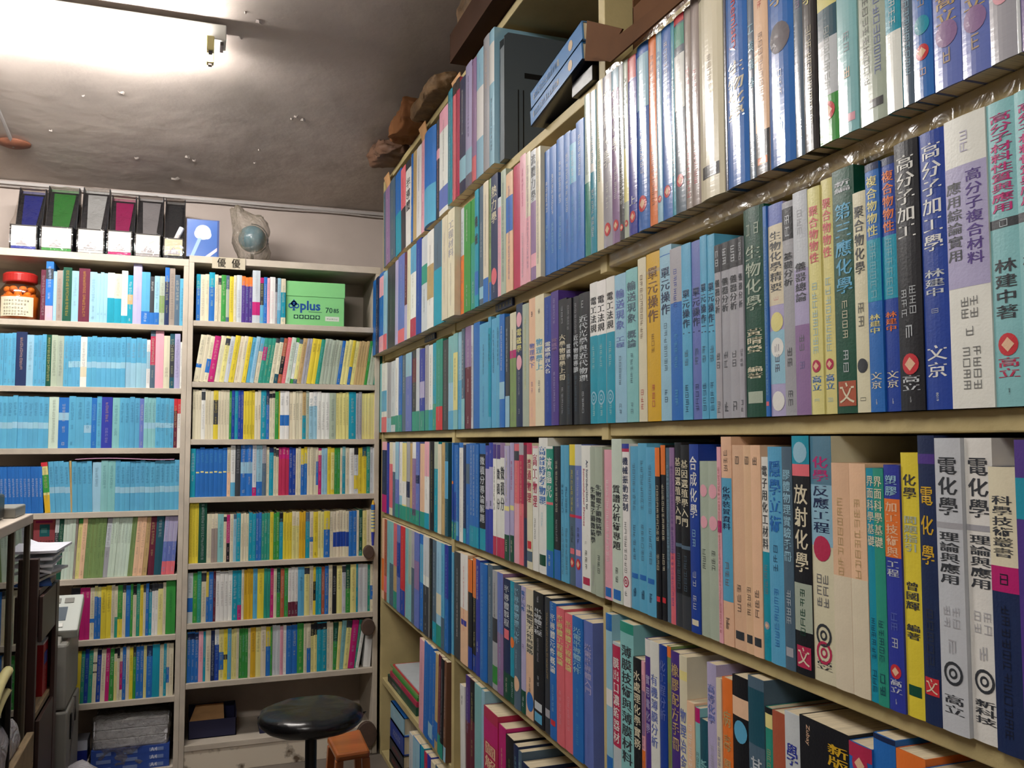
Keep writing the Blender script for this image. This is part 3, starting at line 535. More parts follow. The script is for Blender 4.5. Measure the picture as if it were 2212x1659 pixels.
# third shelf, far and middle bays (crop 790,740)
c1 = (790, 4.254)
row(0, 0, ZB, c1, 120, """146 pt n|192 wt #sp@.78-1 #sky@.4-.7|230 gy #lb@.8-1|272 lg #tg@.78-.9|300 wt #tg@.78-1|332 bl #tg@.78-1|366 sl twt@.05-.5|420 pw #lb@0-.3|462 ch #mr@.1-.4 #tg@.76-1|492 lg #tg@.76-1 twt@.1-.5|536 in #lv@.4-.6 #tg@.76-1|572 gy tbr@.1-.7 #tg@.76-1|610 wt #tl@.76-1|642 tl #tg@.7-1|702 tg tlb@.1-.9 #rd@.74-1|752 ch tgy@.1-.9""", .31, 'third shelf, far bay', 'books on the third shelf of the far bay')
row(0, 0, ZB, c1, 754, """802 lb #pt@.0-.5 tgy@.1-.6 #sky@.8-1|842 pt #ly@.2-.8 t:sl@.25-.7|876 lb #sky@.5-1 tsl@.2-.8|905 sl #pt@.7-1|966 mr #mv@.0-.4 |984 lg tmr@.2-.9|1040 bl n|1120 sky h.308 tnv@.2-.5 tbl@.6-.9|1146 sky #tl@.1-.9 tnv@.15-.4|1190 sky tnv@.1-.5|1228 sky tnv@.1-.45|1275 bl twt@.1-.5 #lb@.6-.75|1315 ch h.3 tlg@.1-.5 #lb@.72-1|
1372 cr h.305 #mg@.33-.4 #ol@.4-1|1432 nv h.335 Opk@.13 Tgy:gy@.2-.2 T電磁學:ly@.2-.4 Opk@.48 tgy@.55-.75 tgy@.85-.9|1490 sg h.315 tly@.1-.7|1552 pe h.335 tnv@.1-.15 T物理學下:pw@.35-.55 tmv@.65-.75 tpk@.85-.93|1632 cr h.335 tnv@.1-.15 T物理學上:sky@.33-.58 tsl@.65-.75|1700 ry h.31 tpw@.05-.3 T電磁學百大名:wt@.35-.6 tpw@.65-.9|1768 pu h.315 tlv@.05-.25 T電磁學:mv@.35-.45 tlv@.6-.9|
1842 bk h.29 tgy@.05-.2 T大學物理學上冊:cr@.28-.65 tgy@.7-.92|1892 bk h.285 tgy@.05-.25 T電磁學:lg@.36-.48 tsl@.6-.92|1950 bk h.285 tgy@.05-.3 T近代物理導讀:lg@.3-.6 tsl@.62-.9|2052 bk h.285 B tlg@.05-.12 T近代光學與近代物理:lg@.17-.68 tlg@.75-.92""".replace(' Tgy:gy@.2-.2', ''), .315, 'third shelf, middle bay', 'books on the third shelf of the middle bay')
# fourth shelf, middle bay (crop 790,930)
T0 = "#tg@.82-1 tcr@.84-.93"
row(0, 0, ZC, c1, 762, f"""782 nv #lb@.4-.9|804 bl #or@.4-.43 #ry@.43-.8 {T0}|828 bl #ry@.5-.8 {T0}|850 bl tlb@.1-.9 #sky@.8-.95|886 wt twt@.1-.4 #bl@.0-.05 tgy@.1-.9|912 nv tgy@.3-.8 #tl@.85-1|952 bl #sl@.2-.4 tlb@.6-.9|1012 bl h.31 twt/-.2@.02-.7 twt/.2@.02-.7 #tl@.8-1 tlb@.82-.95|1036 bl #tl@.8-1 tlb@.1-.7|1090 bk #bl@0-.1 T微積分導論解題:lg@.12-.75 #tl@.8-1|
1126 lv #in@0-.22 #in@.6-1 tlv@.06-.1 tsl@.52-.58|1162 lv #in@0-.22 #in@.6-1 tlv@.06-.1 tsl@.52-.58|1192 wt #pu@0-.13 #cm@.83-1 tch@.2-.6|1228 wt #pu@0-.13 #cm@.83-1 T微積分:ch@.2-.6|1274 wt #mv@0-.13 #cm@.83-1 T微積分:ch@.2-.6|1318 lv #ly@.53-.57 #dg@.78-1 tly@.02-.5 tcr@.82-.93|1354 lv #ly@.53-.57 #dg@.78-1 tmg@.15-.4 tcr@.82-.93|1398 sp #ch@.06-.14 tpe@.15-.6 #pk@.5-1|
1440 cm #gy@.0-.1 tpe@.15-.6 #sp@.5-1 tsp@.6-.95|1482 nv #mr@.0-.6 tch@.6-.9|1530 cr h.312 #cm@0-.09 T普通物理:cm@.12-.48 qrd@.78-.84 #sl@.86-.94|1580 wt #pk@0-.02 T高工物理:cm@.06-.5 tch@.58-.75|1660 wt h.325 B R-:wt@.1-.1 T高普特考物理:bl@.06-.5 tlb@.55-.66 #tg@.9-.9 qdg@.86-.94|1722 tg h.305 #wt@0-.02 T液晶光:wt@.08-.4 #sp@.43-.45 #bl@.8-1 tcr@.83-.92|
1782 bk h.305 tcr@.1-.5 tgy@.55-.72 #bl@.78-1|1822 sky h.308 tnv@.28-.5 tsl@.6-.95|1862 sky h.308 tnv@.3-.5 tsl@.6-.95|1915 sl h.31 #yw@0-.15 tyw@.18-.48 #rd@.5-.52 tch@.58-.7 qsp@.74-.78 D@.84|1976 pw h.31 #lg@0-.15 tlg@.18-.45 #mg@.5-.52 tch@.58-.7 qpk@.74-.78 D@.84|2062 wt h.308 RAn_Introduction_to:nv/.16@.1-.44 RSemiconductor_Devices:cm/-.18@.16-.56 tgy@.66-.69 tch@.72-.86 qcm@.91-.96|2118 sg h.305 T生物電子顯微鏡學:ch@.27-.66 tgy@.8-.95""".replace(' R-:wt@.1-.1', '').replace(' #tg@.9-.9', ''), .31, 'fourth shelf, middle bay', 'books on the fourth shelf of the middle bay', zref=.16)
# fifth shelf, middle bay (crop 790,1240)
c2 = (790, 4.037)
row(0, 0, .712, c2, 724, """765 sky tlb@.1-.5 #sky@.4-.8|826 ch tlg@.15-.5 twt@.5-.8 h.33|890 pe #wt@0-.5 tsp@.1-.7 qin@.6-.65|925 bk #or@.0-.3 tor@.05-.3 #ry@.8-1|960 bk #or@.0-.35 #ry@.85-1|995 in twt@.05-.35 tlg@.7-.8|1056 bl tlb@.1-.9 B|1100 sl tlg@.1-.6|1142 gy #ch@.4-.6 tbk@.1-.4 #gn@.8-.95|1192 mv #pw@.0-.5 tlb@.3-.9|1250 nv h.315 #dg@.78-1 T半導體製程:lg@.05-.4 qsp@.42-.5 tcr@.82-.95|
1290 tl h.315 #dg@.78-1 tpt@.05-.4 Oor@.5 tlg@.82-.95|1346 sl h.315 B T半導體物理元件:lb@.03-.48 tlb@.52-.68 Ope@.8|1386 lv h.315 #dg@.82-1 T電子元件:bl@.03-.2 tpu@.45-.5 tlg@.86-.95|1460 pe h.315 #cr@0-.5 T半導體電子元件與線路:ch@.12-.5 tch@.68-.8 Obl@.87|1550 bk h.318 tgy@.02-.08 T半導體工程:lg@.12-.32 tgy@.34-.52 tlg@.62-.7 qlg@.82-.88 qsky@.9-.97|1605 ch h.315 ttn@.1-.6 qgy@.82-.88|
1662 bl h.31 tlb@0-.06 T半導體元件概論:wt@.08-.52 tlb@.6-.8 qrd@.86-.9|1730 sp h.305 T半導體工程概論:ly@.05-.42 tpk@.6-.85|1800 sp h.3 T半導體工程概論:ly@.05-.42 tpk@.6-.85|1890 bl h.302 T光電半導體元件:lb@.07-.4 tsky@.5-.7 tsky@.75-.9|1968 pw h.302 T光電半導體入門:lv@.15-.5 tpw@.6-.9""", .33, 'fifth shelf, middle bay', 'books on the fifth shelf of the middle bay', zref=.16)
# lowest shelf, middle bay
row(0, .0, ZE, c2, 822, """862 wt tch@.1-.2 l-2|900 pu #mr@.4-.9 tlv@.1-.5 h.34|942 mr #bk@0-.35 h.34|1000 pt h.345 n|1028 lb h.335 n|1150 cm h.3 #mg@.1-.3 T圖解原理:pe@.3-.8|1212 mg h.285 tpe@.2-.9|1282 bk h.275 tol@.2-.9|1322 nv h.27 tpt@.1-.6|1352 sl h.265 tlb@.1-.6|1420 nv h.245 n|1620 rd h.235 #wt@.2-.5|1760 rd h.22""", .3, 'lowest shelf, middle bay', 'books on the lowest shelf of the middle bay', zref=.2)
# ---- everything smaller: far bay lower shelves and the two cases on the end wall (one mass of books)
def S(ax, pl, z, crop, st, data, h, **k): row(ax, pl, z, crop, st, data, h, stuff=True, **k)
S(0, 0, ZC, c1, 146, """190 nv #pk@0-.12 #mg@.75-1|216 in|246 cr #sp@.3-.9|270 sl #wt@0-.4|302 pw #lb@0-.5 #tg@.82-1|332 lb #wt@0-.7 #tg@.82-1|370 ly #wt@.5-.8 #tg@.82-1|400 gy #nv@.5-.7 #tg@.82-1|426 tn #tg@.82-1|460 wt #mv@.2-.9 #tg@.82-1|492 pw #nv@.4-.5 #tg@.82-1|540 pe tgy@.1-.8 #tg@.82-1|582 wt #pk@0-.4 #tl@.82-1|622 bk tly@.1-.8|660 tl #sg@0-.3|692 cr tgy@.1-.9|722 tn|752 dt #sky@.2-.6 tlb@.1-.9""", .31)
S(0, 0, .70, c1, 146, """166 pe #or@.5-.9|192 rs #sp@.7-.9|215 pt|250 pt #sl@.5-1|285 tn #sp@0-.5 #tg@.8-1|315 pw #ry@.2-.6|355 rd #ry@.72-1|385 pt|415 sg #pt@.6-1|445 gy #sl@.4-1|490 pw #mv@.3-.6|528 bl #sky@.1-.5|580 wt #lg@.0-.4 #ch@.5-1|612 bk tol@.1-.9|645 sl #tl@.8-1|690 lb #cr@.5-.7 tbl@.1-.5 #tg@.8-1|720 sky #sl@.7-1|752 bl #in@0-.5""", .36, zref=.2)
S(0, 0, .34, c2, 458, """500 pk l2|540 bl l3 tlb@.1-.9|576 bl l3 #lb@.8-.95|598 bl l3|622 tn l3 #bl@.7-.9|650 mr l3 tpe@.1-.8 #tg@.8-1|675 bk l3 tlg@.1-.8 #tg@.85-1|696 br l3 #lb@.85-1""", .33, zref=.17)
S(0, 0, -.02, c2, 375, "410 lg #tn@.5-1|470 bl #lb@0-.5|500 tl|530 cm|560 in|600 cr|640 sl|690 bl", .31, zref=.2)
cI, cJ, cK, cL, cM, cN = (0, 3.318), (0, 3.318), (0, 3.959), (380, 3.53), (380, 3.95), (380, 3.615)
YB = 4.015
def B(z, c, st, d, h=.21, **k): S(1, YB, z, c, st, d, h, zref=.11, dep=.16, **k)
B(1.89, cI, 290, """326 mr tgy@.1-.9|380 bl h.245 #ch@.12-.3 #pk@.75-1|405 lb twt@.1-.9|447 tp|450 pt n|512 dg h.225 tgd@.05-.9|562 lb|642 mr h.225 tgd@.05-.9|692 lb|770 lb x3 tsl@.8-.85|820 wt #tl@.5-1 tnv@.1-.45|870 cr #tl@.5-1 tnv@.1-.45|914 wt #tl@.85-1 h.225 tbk@.1-.8|952 tl #tn@.4-.6|1014 lv h.26 tgy@.4-.6|1074 sky #bl@.75-1 h.225 twt@.78-.95|1106 ch #bl@.75-1 twt@.1-.3|1142 lb #bl@.75-1|1180 sg #ol@.4-.75|1212 nv #bl@0-.25 h.25|1252 tp h.25 tch@.1-.9|1288 sl h.22|1326 sky tnv@.2-.9 h.205""")
B(1.62, cI, -60, """112 sky x6|190 nv h.22 tpe@.1-.7|240 lb|330 sky x3|366 dg tly@.05-.9|456 sg x2 tch@.1-.8|490 sky|576 sky x3 #lb@.5-.62|622 wt #cr@.6-.8 tnv@.1-.6|900 sky x8 #lb@.5-.62 tnv@.1-.4|1050 lb x4 #sky@0-.5 tnv@.1-.4|1076 wt #lb@.25-.6 tch@.1-.9 h.205|1112 sl h.245 #cm@.1-.6|1172 pk h.245 n|1216 cr h.225 tch@.6-.8|1250 dt h.235 #ch@.2-.8|1290 lv h.235 tpu@.1-.8|1308 wt h.2""", h=.212)
B(1.367, cJ, -60, """348 sky x11 #lb@.5-.62 tnv@.12-.38|418 pg tch@.05-.9 h.21|492 bl #lb@.3-.45|542 sky|602 sky tnv@.1-.45|655 sky #lb@.55-.7|692 bl|727 sky|804 in tgd@.1-.5 tlv@.6-.9|856 pt|1000 sky x4 tnv@.1-.5|1030 pw|1115 pt x3 #lb@.5-.62 tnv@.1-.5|1245 sky x4 #lb@.5-.6|1270 mr #rd@0-.25|1296 wt #rd@0-.3 tbk@.1-.6""", h=.212)
B(1.105, cJ, -60, """305 bl x13 twt@.25-.65 h.188 l-3|352 ly #rd@0-.08 #gn@.25-.6 #gd@.65-1 h.205 l-6|500 sky x4 l-4 tnv@.1-.45 #lb@.5-.62|516 tn l-3|660 sky x4 l-2 tnv@.1-.45|722 lb tnv@.1-.5|772 pt tdt@.1-.55|825 pt tdt@.1-.55|1286 sky x13 #lb@.52-.64 tnv@.1-.45""", h=.208)
B(.835, cJ, 384, """412 lg #ch@.25-.4 l2|446 dg tsg@.1-.9 l2|532 pg x4 l2 tch@.4-.55|548 tp l2|578 ly #gn@0-.1 l3|612 pe x1 l3|750 ol x5 l3|785 gy l4 #lg@.1-.5|930 pg x6 l4 tch@.1-.45|966 ol x2 l4|1034 pe x2 l4|1068 tn l4 h.255|1112 mr l2 h.255|1168 dt l2 h.258 tlg@.1-.4|1262 pw x3 #lv@0-.45 #sp@.78-1 l3 h.25""", h=.25)
B(.587, cK, 600, """682 bk l1 tlg@.4-.8|768 mg x2 tcr@.08-.2|806 cr #bl@.6-.68|862 bl x2 #ly@0-.2|950 yw x2 tch@.1-.5|980 cr tch@.05-.9|1005 cr #tg@.6-1|1046 gn #yw@.65-1|1075 cr #ch@.0-.15|1113 bl tlb@.2-.6|1136 gn|1166 cr #bk@0-.18|1196 tg|1224 yw tch@.1-.6|1246 cr #ch@0-.15|1272 bl|1298 tl #bk@0-.15|1350 wt x2 #ch@0-.14 |1392 ly #ch@0-.1 tbr@.2-.7|1418 cr tch@.1-.8|1500 gn h.225 tdg@.2-.6""", h=.212)
B(.333, cK, 600, """690 yw l1 tch@.2-.5|722 tg l1|756 ry l1|792 tg l1|826 cr #ch@.25-.28 #ch@.42-.45 l1|862 ry l1 #nv@0-.1|902 cr l1 tch@.1-.8|936 mg l1|974 gn l1|1000 cr #ly@.25-1 #bk@0-.1|1022 cr #bk@0-.2|1046 cr #mg@.25-.8|1076 bl|1106 cr tch@.2-.7|1136 yw|1162 gn #ch@0-.2|1226 bl x2|1252 ly tnv@.1-.8|1302 bl #nv@0-.2|1364 tl h.215 n|1398 cr tch@.1-.8|1422 tl|1446 cr #bl@.45-.75|1482 cr tbr@.2-.8""", h=.212)
B(1.915, cL, 155, """187 tl #bl@.3-1|222 cr tch@.1-.9|252 cr|296 tl #bl@.3-1 h.215|322 cr|346 cr #ch@.05-.2|382 gn|408 sl #sg@.3-.9|440 yw tch@.1-.8|462 cr|502 lg h.21 tpu@.3-.9|530 pu #or@0-.2 tlv@.1-.8|556 pu #or@0-.2|583 pu #or@0-.2|642 lg h.235 #mg@.6-.85 tgy@.1-.5|670 ch #mg@0-.12 #sky@.6-1|696 bl|716 pk|757 wt tpk@.3-.9 h.21|774 gy #ch@0-.3|800 lb #sky@.7-1|837 tl #cr@0-.3 #cr@.85-1""", h=.205)
B(1.65, cL, 165, """207 cr #bl@.62-.7|240 cr tbk@.05-.2|274 cr #bl@.5-.8|320 mg #mg@.1-.9|360 cr tsg@.2-.8|396 ly #ch@.05-.2|430 lg tch@.1-.6|470 yw x1|500 cr|530 cr tch@.1-.5|562 yw|592 sky|622 lb tbl@.1-.9|656 cr #sky@0-.3|688 tg #mg@.2-.5|742 tg x2|772 cr #ch@0-.1|802 dt #cr@.1-.8|832 rs #bk@.4-.8|862 sp tcr@.1-.9|896 pg|922 gn #wt@.1-.9|950 sl #ly@.1-.9|982 tn|1022 gy x2|1090 yw x2 tch@.1-.3|1120 tg|1252 sg x5 tch@.1-.6 |1276 bl|1330 ly x2 tch@.1-.6|1352 yw #bl@.6-1|1382 ly|1460 tn x4 tch@.1-.6|1482 gn|1530 sg x2|1580 tg""", h=.205, lean=8)
B(1.403, cM, 142, """216 cr x3 tch@.1-.4|250 wt #ch@.05-.22 tch@.3-.8|320 cr x3 tch@.2-.7|360 yw #ch@.2-.7|456 cr x4 tch@.2-.7|475 gn|502 ry|530 tl|576 ry x2|672 yw x4 tch@.2-.3 tch@.7-.9|725 cr x2 tch@.3-.6|770 tl|796 nv #bl@.3-1|846 cr x2 #bk@.05-.15|876 gn|888 yw|966 wt x2 #bl@.5-.72 tch@.1-.3|1080 cr x4 tch@.25-.6|1110 tn #tl@.5-1|1136 sg|1205 lb x2 #wt@.0-.3|1310 wt x3 tch@.2-.8|1366 sg|1476 ly x4 tch@.1-.7|1536 tl|1586 gy x2 tch@.1-.9|1760 ly x7 tgy@.1-.9""", h=.213)
B(1.156, cM, 122, """166 tl|436 bl x7 tsky@.1-.3 qly@.48-.51|466 cr #pe@.5-1|506 wt #sky@.75-1 h.24 tch@.1-.6|552 ch h.245 tgy@.1-.6|602 bl #lb@.4-.6 #wt@0-.05 h.245|652 bl #lb@.4-.6 h.245|686 lg #mg@.85-1 h.245|736 lb #bl@.75-1 h.245|770 gy #sl@.4-1 h.235|796 cr|832 tl #nv@0-.1|876 cr x2 #ch@.03-.18|966 mg x3 tcr@.04-.15 #cm@.24-1|1022 ry x2|1066 cr x2|1120 bl x2 #yw@0-.35|1196 cr x3 tch@.05-.6|1216 cr #bl@.3-.8|1242 mg #cr@.05-.15|1292 lb x2|1322 yw|1352 yw #ly@.1-.9|1402 gn x2|1420 cr|1446 tl #pt@0-.2|1480 cr|1520 wt tch@.1-.6|1556 lg #yw@.6-.9 #bk@0-.15|1590 yw|1626 yw #dt@0-.2|1656 tg|1732 lg x3""", h=.21, lean=0)
B(.876, cM, 112, """192 yw x3 tbk@.1-.9 h.27|262 dg x1 tlg@.05-.95 h.265|302 cr tgy@.2-.9|356 tp x2 #cr@0-.3 tgy@.1-.9|406 pt tdt@.2-.7|432 cr #ch@.05-.15|460 mg #bk@.6-1|490 cr|516 lb #sl@0-.1|552 tl|622 cr x3 tch@.2-.7|682 tl x2|730 bl x2|802 tg x3|832 yw|882 gn x2|914 tl #bk@0-.2|990 yw x3 tch@.2-.6|1052 ly x2 #cr@0-.3|1106 gd x3 tch@.2-.6|1142 sl #tl@.2-1|1172 cr #bl@.55-.65|1212 yw|1262 ly x2 tch@.05-.8|1312 bl #yw@0-.4|1342 cr|1476 cr x5 #ry@.46-.78 tch@.05-.4|1542 bl x2|1562 cr|1592 tg #dg@0-.9|1628 ly|1682 cr x2 tch@.1-.7|1702 nv""", h=.205)
B(.626, cN, 88, """132 lg #bl@.5-.78 tch@.1-.4|166 gn|197 tg|236 cr #ch@.03-.2 tch@.3-.9|256 cr #yw@0-.5 #bl@.5-1|291 bl|311 mr|440 wt x4 tch@.2-.7 #ch@.02-.03|481 tl|511 tl #mg@.7-1|531 cr|602 gd x3 tbk@.05-.5|636 sky|687 yw tch@.1-.5|737 tg x2 tdt@.3-.8|762 mg|787 cr|816 gn #dg@0-.5|846 rs|876 gn|952 wt x3 #mr@.7-1|1002 sky tnv@.2-.5|1042 ly #ch@.02-.15|1072 cr tch@.1-.9|1092 yw #bk@.3-.7|1136 tl x2|1162 rs|1192 bl|1222 cr|1254 bk tlg@.2-.6|1297 ly tch@.1-.5|1326 lg #ch@.02-.15|1362 gn #dg@0-.5|1407 ly|1422 tl|1497 lg x2 tgy@.1-.9|1517 tg|1552 cr #bl@.45-.75""", h=.212)
B(.378, cN, 66, """86 ol|176 bl x3 #nv@.03-.15|212 pk tmg@.3-.6|232 tl|272 cr tch@.3-.8|302 nv tlg@.2-.9|336 ry #wt@0-.3|372 ly #bl@.45-.8|402 yw #ch@.5-.6|432 cr #sky@.0-1|472 ly x2|492 cr|562 gn x3|582 cr|622 gd tch@.1-.5|662 ly tch@.1-.5|702 cr tch@.1-.5|737 bl #yw@0-.4|752 gn|812 lg x2 tgy@.1-.9|837 pk tmg@.1-.9|862 wt|947 bl x2|997 gn|1022 cr|1052 cr #bl@.5-1|1102 ly x2 #bk@0-.25|1177 tl x2 #bk@.02-.15|1228 cr x2|1262 gn l2 #dg@.0-.4|1288 ly l3|1322 pt l4|1362 ly l5 #ch@0-.15|1412 mg l6|1432 tg l7|1458 wt l9|1478:1532 wt l4 tch@.2-.4""", h=.212)
st = STUFF.build('small_textbooks', ['matte', 'pages'], fix=False)
tag(st, 'hundreds of small textbooks filling the end wall bookcases and far bay lower shelves', 'books', kind='stuff')
# ------------------------------------------------------------------ the room (ceiling slopes down to the end wall)
def box(name, a, b, m, parent=None, bevel=.0015, **k):
    o = MB().box(a, b).build(name, m, parent, bevel=bevel); return tag(o, **k) if k else o
XL, XR, YN, YF = -3.1, .345, -2.4, 4.4
box('floor', (XL, YN, -.06), (XR, YF, -.0001), 'floor', bevel=0, kind='structure')
box('wall_right', (XR, YN, 0), (XR+.1, YF+.1, 3.1), 'wall', bevel=0, kind='structure')
box('wall_left', (XL-.1, YN, 0), (XL, YF+.1, 3.1), 'wall', bevel=0, kind='structure')
box('wall_back', (XL, YF, 0), (XR, YF+.1, 3.1), 'wall', bevel=0, kind='structure')
box('wall_front', (XL, YN-.1, 0), (XR, YN, 3.1), 'wall', bevel=0, kind='structure')
def czt(y): return 2.562+.22*(YF-y) if y > 2.55 else 2.562+.22*(YF-2.55)
o = MB().prism([(YF+.1, czt(YF+.1)), (2.55, czt(2.55)), (YN-.1, czt(2.55)), (YN-.1, 3.2), (YF+.1, 3.2)], XL-.1, 0, XR-XL+.2).build('ceiling', 'ceil'); tag(o, kind='structure')
fl = MB(); rnd = random.Random(5)
for px, py, s in [(262, 198, .03), (380, 385, .05), (405, 337, .03), (295, 340, .03), (550, 350, .018), (560, 322, .016), (640, 250, .03), (655, 257, .03), (630, 255, .02), (520, 80, .02), (560, 45, .03), (530, 25, .015), (420, 345, .02), (180, 205, .012), (110, 280, .02)]:
    d = ray(px, py); a = math.tan(.0); # point on the sloping ceiling
    t = (czt(YF)+.22*YF-CAM.z)/(d.z+.22*d.y); P = CAM+d*t
    if P.y < 2.56: P = at(px, py, 2, czt(2.55))
    n = 7; s *= .5; c = [(P.x+s*math.cos(i*2*math.pi/n)*rnd.uniform(.5, 1), P.y+s*1.2*math.sin(i*2*math.pi/n)*rnd.uniform(.3, .8)) for i in range(n)]
    vs = [(x, y, czt(y)-.001-.004*(k % 2)) for k, (x, y) in enumerate(c)]+[(P.x, P.y, czt(P.y)-.008)]
    fl.mesh(vs, [(k, (k+1) % n, n) for k in range(n)])
tag(fl.build('peeling_paint', 'flake'), 'small flakes of peeling paint curling off the ceiling', 'paint flakes', kind='stuff')
o = MB().box((XL, YF-.014, czt(YF)-.022), (XR, YF, czt(YF)-.006)).build('trim_1', 'cable', bevel=.003); tag(o, kind='structure')
o = MB().tube([(XL+i*(XR-XL)/30, YF-.02, czt(YF)-.03+.003*math.sin(i*1.3)) for i in range(31)], .0035, 6).build('cable', 'cable'); tag(o, 'thin grey cable clipped along the top of the end wall', 'cable')

# ------------------------------------------------------------------ long wooden bookcase on the right wall
BC = empty('bookcase', (.15, 2.25, 0), label='long khaki painted wooden bookcase covering the whole right wall', cat='bookcase')
def part(name, a, b, m='khaki', parent=BC, bevel=.002, off=(.15, 2.25, 0)):
    return MB().box([p-q for p, q in zip(a, off)], [p-q for p, q in zip(b, off)]).build(name, m, parent, bevel=bevel)
D0, D1, D2, D3 = .50, 1.652, 2.80, 3.985
SX = .014
for y0, y1, lv in ((D0, D1, (2.603, Z0, ZA, ZB, ZC, ZD, .36, .03)), (D1, D2, (2.603, Z0, ZA, ZB, ZC, .712, ZE, .03)), (D2, D3, (2.603, Z0, ZA, ZB, ZC, .70, .34, .02))):
    for z in lv:
        part('shelf', (SX, y0+.016, z-.0262), (.33, y1-.016, z-.0004))
for y in (D0, D3+.005): part('upright', (SX-.004, y-.0155, 0), (.33, y+.0155, 2.6))
def divider(y, segs):
    # one board whose front is notched back where books stand in front of it
    pts = []
    for z0, z1, x in segs: pts += [(x, z0), (x, z1)]
    mb = MB(); pts = [(x-.15, z) for x, z in pts]+[(.33-.15, segs[-1][1]), (.33-.15, segs[0][0])]
    mb.prism(pts, y-.0155-2.25, 1, .031); mb.build('upright', 'khaki', BC, bevel=.001)
F_, R_x = SX-.004, .262
divider(D1, [(0, ZC-.02, F_), (ZC-.02, ZC+.32, R_x), (ZC+.32, ZB, F_), (ZB, ZB+.315, R_x), (ZB+.315, ZA, F_), (ZA, ZA+.352, R_x), (ZA+.352, 2.6, F_)])
divider(D2, [(0, ZB, F_), (ZB, ZB+.318, R_x), (ZB+.318, ZA, F_), (ZA, ZA+.352, R_x), (ZA+.352, Z0, F_), (Z0, Z0+.40, R_x), (Z0+.40, 2.6, F_)])
part('back_panel', (.331, D0, 0), (.342, D3+.02, 2.6), 'back', bevel=0)
# clear packing tape along the shelf edges near the camera
for z, ya, yb in ((ZA-.014, .52, 1.62), (Z0-.013, 1.0, 1.63)):
    n = 40; tp = MB()
    for i in range(n):
        a, b = ya+(yb-ya)*i/n, ya+(yb-ya)*(i+1)/n; k, k2 = (.002+.003*abs(math.sin(q*1.7)) for q in (i, i+1))
        tp.face([(SX-k-.15, a-2.25, z-.02), (SX-k2-.15, b-2.25, z-.02), (SX-.006-.15, b-2.25, z+.0135), (SX-.006-.15, a-2.25, z+.0135)])
    tp.build('clear_tape_strip', 'tape', BC)
def putx(X, yc, zc=0): return lambda u, z: (X, yc-u, zc+z)
def puty(Y, xc, zc=0): return lambda u, z: (xc+u, Y, zc+z)
def edge_label(px1, px2, py, lab, z):
    a, b = at(px1, py, 0, SX-.006), at(px2, py, 0, SX-.006); mb = MB(); mb.box((SX-.008, b.y, z-.024), (SX-.0015, a.y, z-.003), PAL['nv'][1])
    strokes2 = [a.y+(b.y-a.y)*(i+.5)/5 for i in range(5)]
    for y in strokes2: strokes(0, .004, -.008, .012, lambda u, zz, y=y: (SX-.0085, y-u, z-.012+zz), mb, PAL['yw'][1])
    tag(mb.build('shelf_label', 'satin'), lab, 'label')
edge_label(1072, 1108, 665, 'navy shelf edge label with yellow characters, nearer of the two', ZA)
edge_label(918, 940, 733, 'navy shelf edge label with yellow characters, farther of the two', ZA)

# ------------------------------------------------------------------ two painted bookcases on the end wall
YF0 = 4.0
def endcase(x0, x1, levels, top, lab, base, extra=None):
    c = empty('bookcase', ((x0+x1)/2, 4.17, 0), label=lab, cat='bookcase'); of = ((x0+x1)/2, 4.17, 0)
    def P(n, a, b, m='beige', bv=.0015): return part(n, a, b, m, c, bv, of)
    P('upright', (x0, YF0, 0), (x0+.021, 4.34, top-.03)); P('upright', (x1-.021, YF0, 0), (x1, 4.34, top-.03))
    P('top_board', (x0, YF0, top-.03), (x1, 4.34, top))
    for z in levels: P('shelf', (x0+.021, YF0+.003, z-.024), (x1-.021, 4.33, z-.0004))
    P('back_panel', (x0+.021, 4.33, .0), (x1-.021, 4.345, top-.03), 'beigeback', 0)
    if base: P('plinth', (x0+.021, YF0+.008, 0), (x1-.021, YF0+.03, base-.024), 'plinth')
    return c
endcase(-1.95, -.834, (1.89, 1.62, 1.367, 1.105, .835, .587, .333, .045), 2.178, 'beige end wall bookcase on the left, blue books filling its upper shelves', 0)
bcr = endcase(-.8335, -.002, (1.915, 1.65, 1.403, 1.156, .876, .626, .378, .122), 2.196, 'beige end wall bookcase on the right, holding the green paper box', .122)
# ------------------------------------------------------------------ paper sign on the right end case
a, b = at(458, 574, 1, YF0-.002), at(530, 560, 1, YF0-.002)
mb = MB(); xc = (a.x+b.x)/2; mb.box((a.x, YF0-.005, 2.145), (b.x, YF0-.0005, 2.195), lin('b8ae98'))
for k, ch in ((-.03, '優'), (.03, '優')): vtext(ch, k, .026, -.02, .036, puty(YF0-.0056, xc, 2.168), mb, lin('3a3630'))
tag(mb.build('paper_sign', 'matte'), 'small cream paper sign with two characters on the bookcase top edge', 'sign')

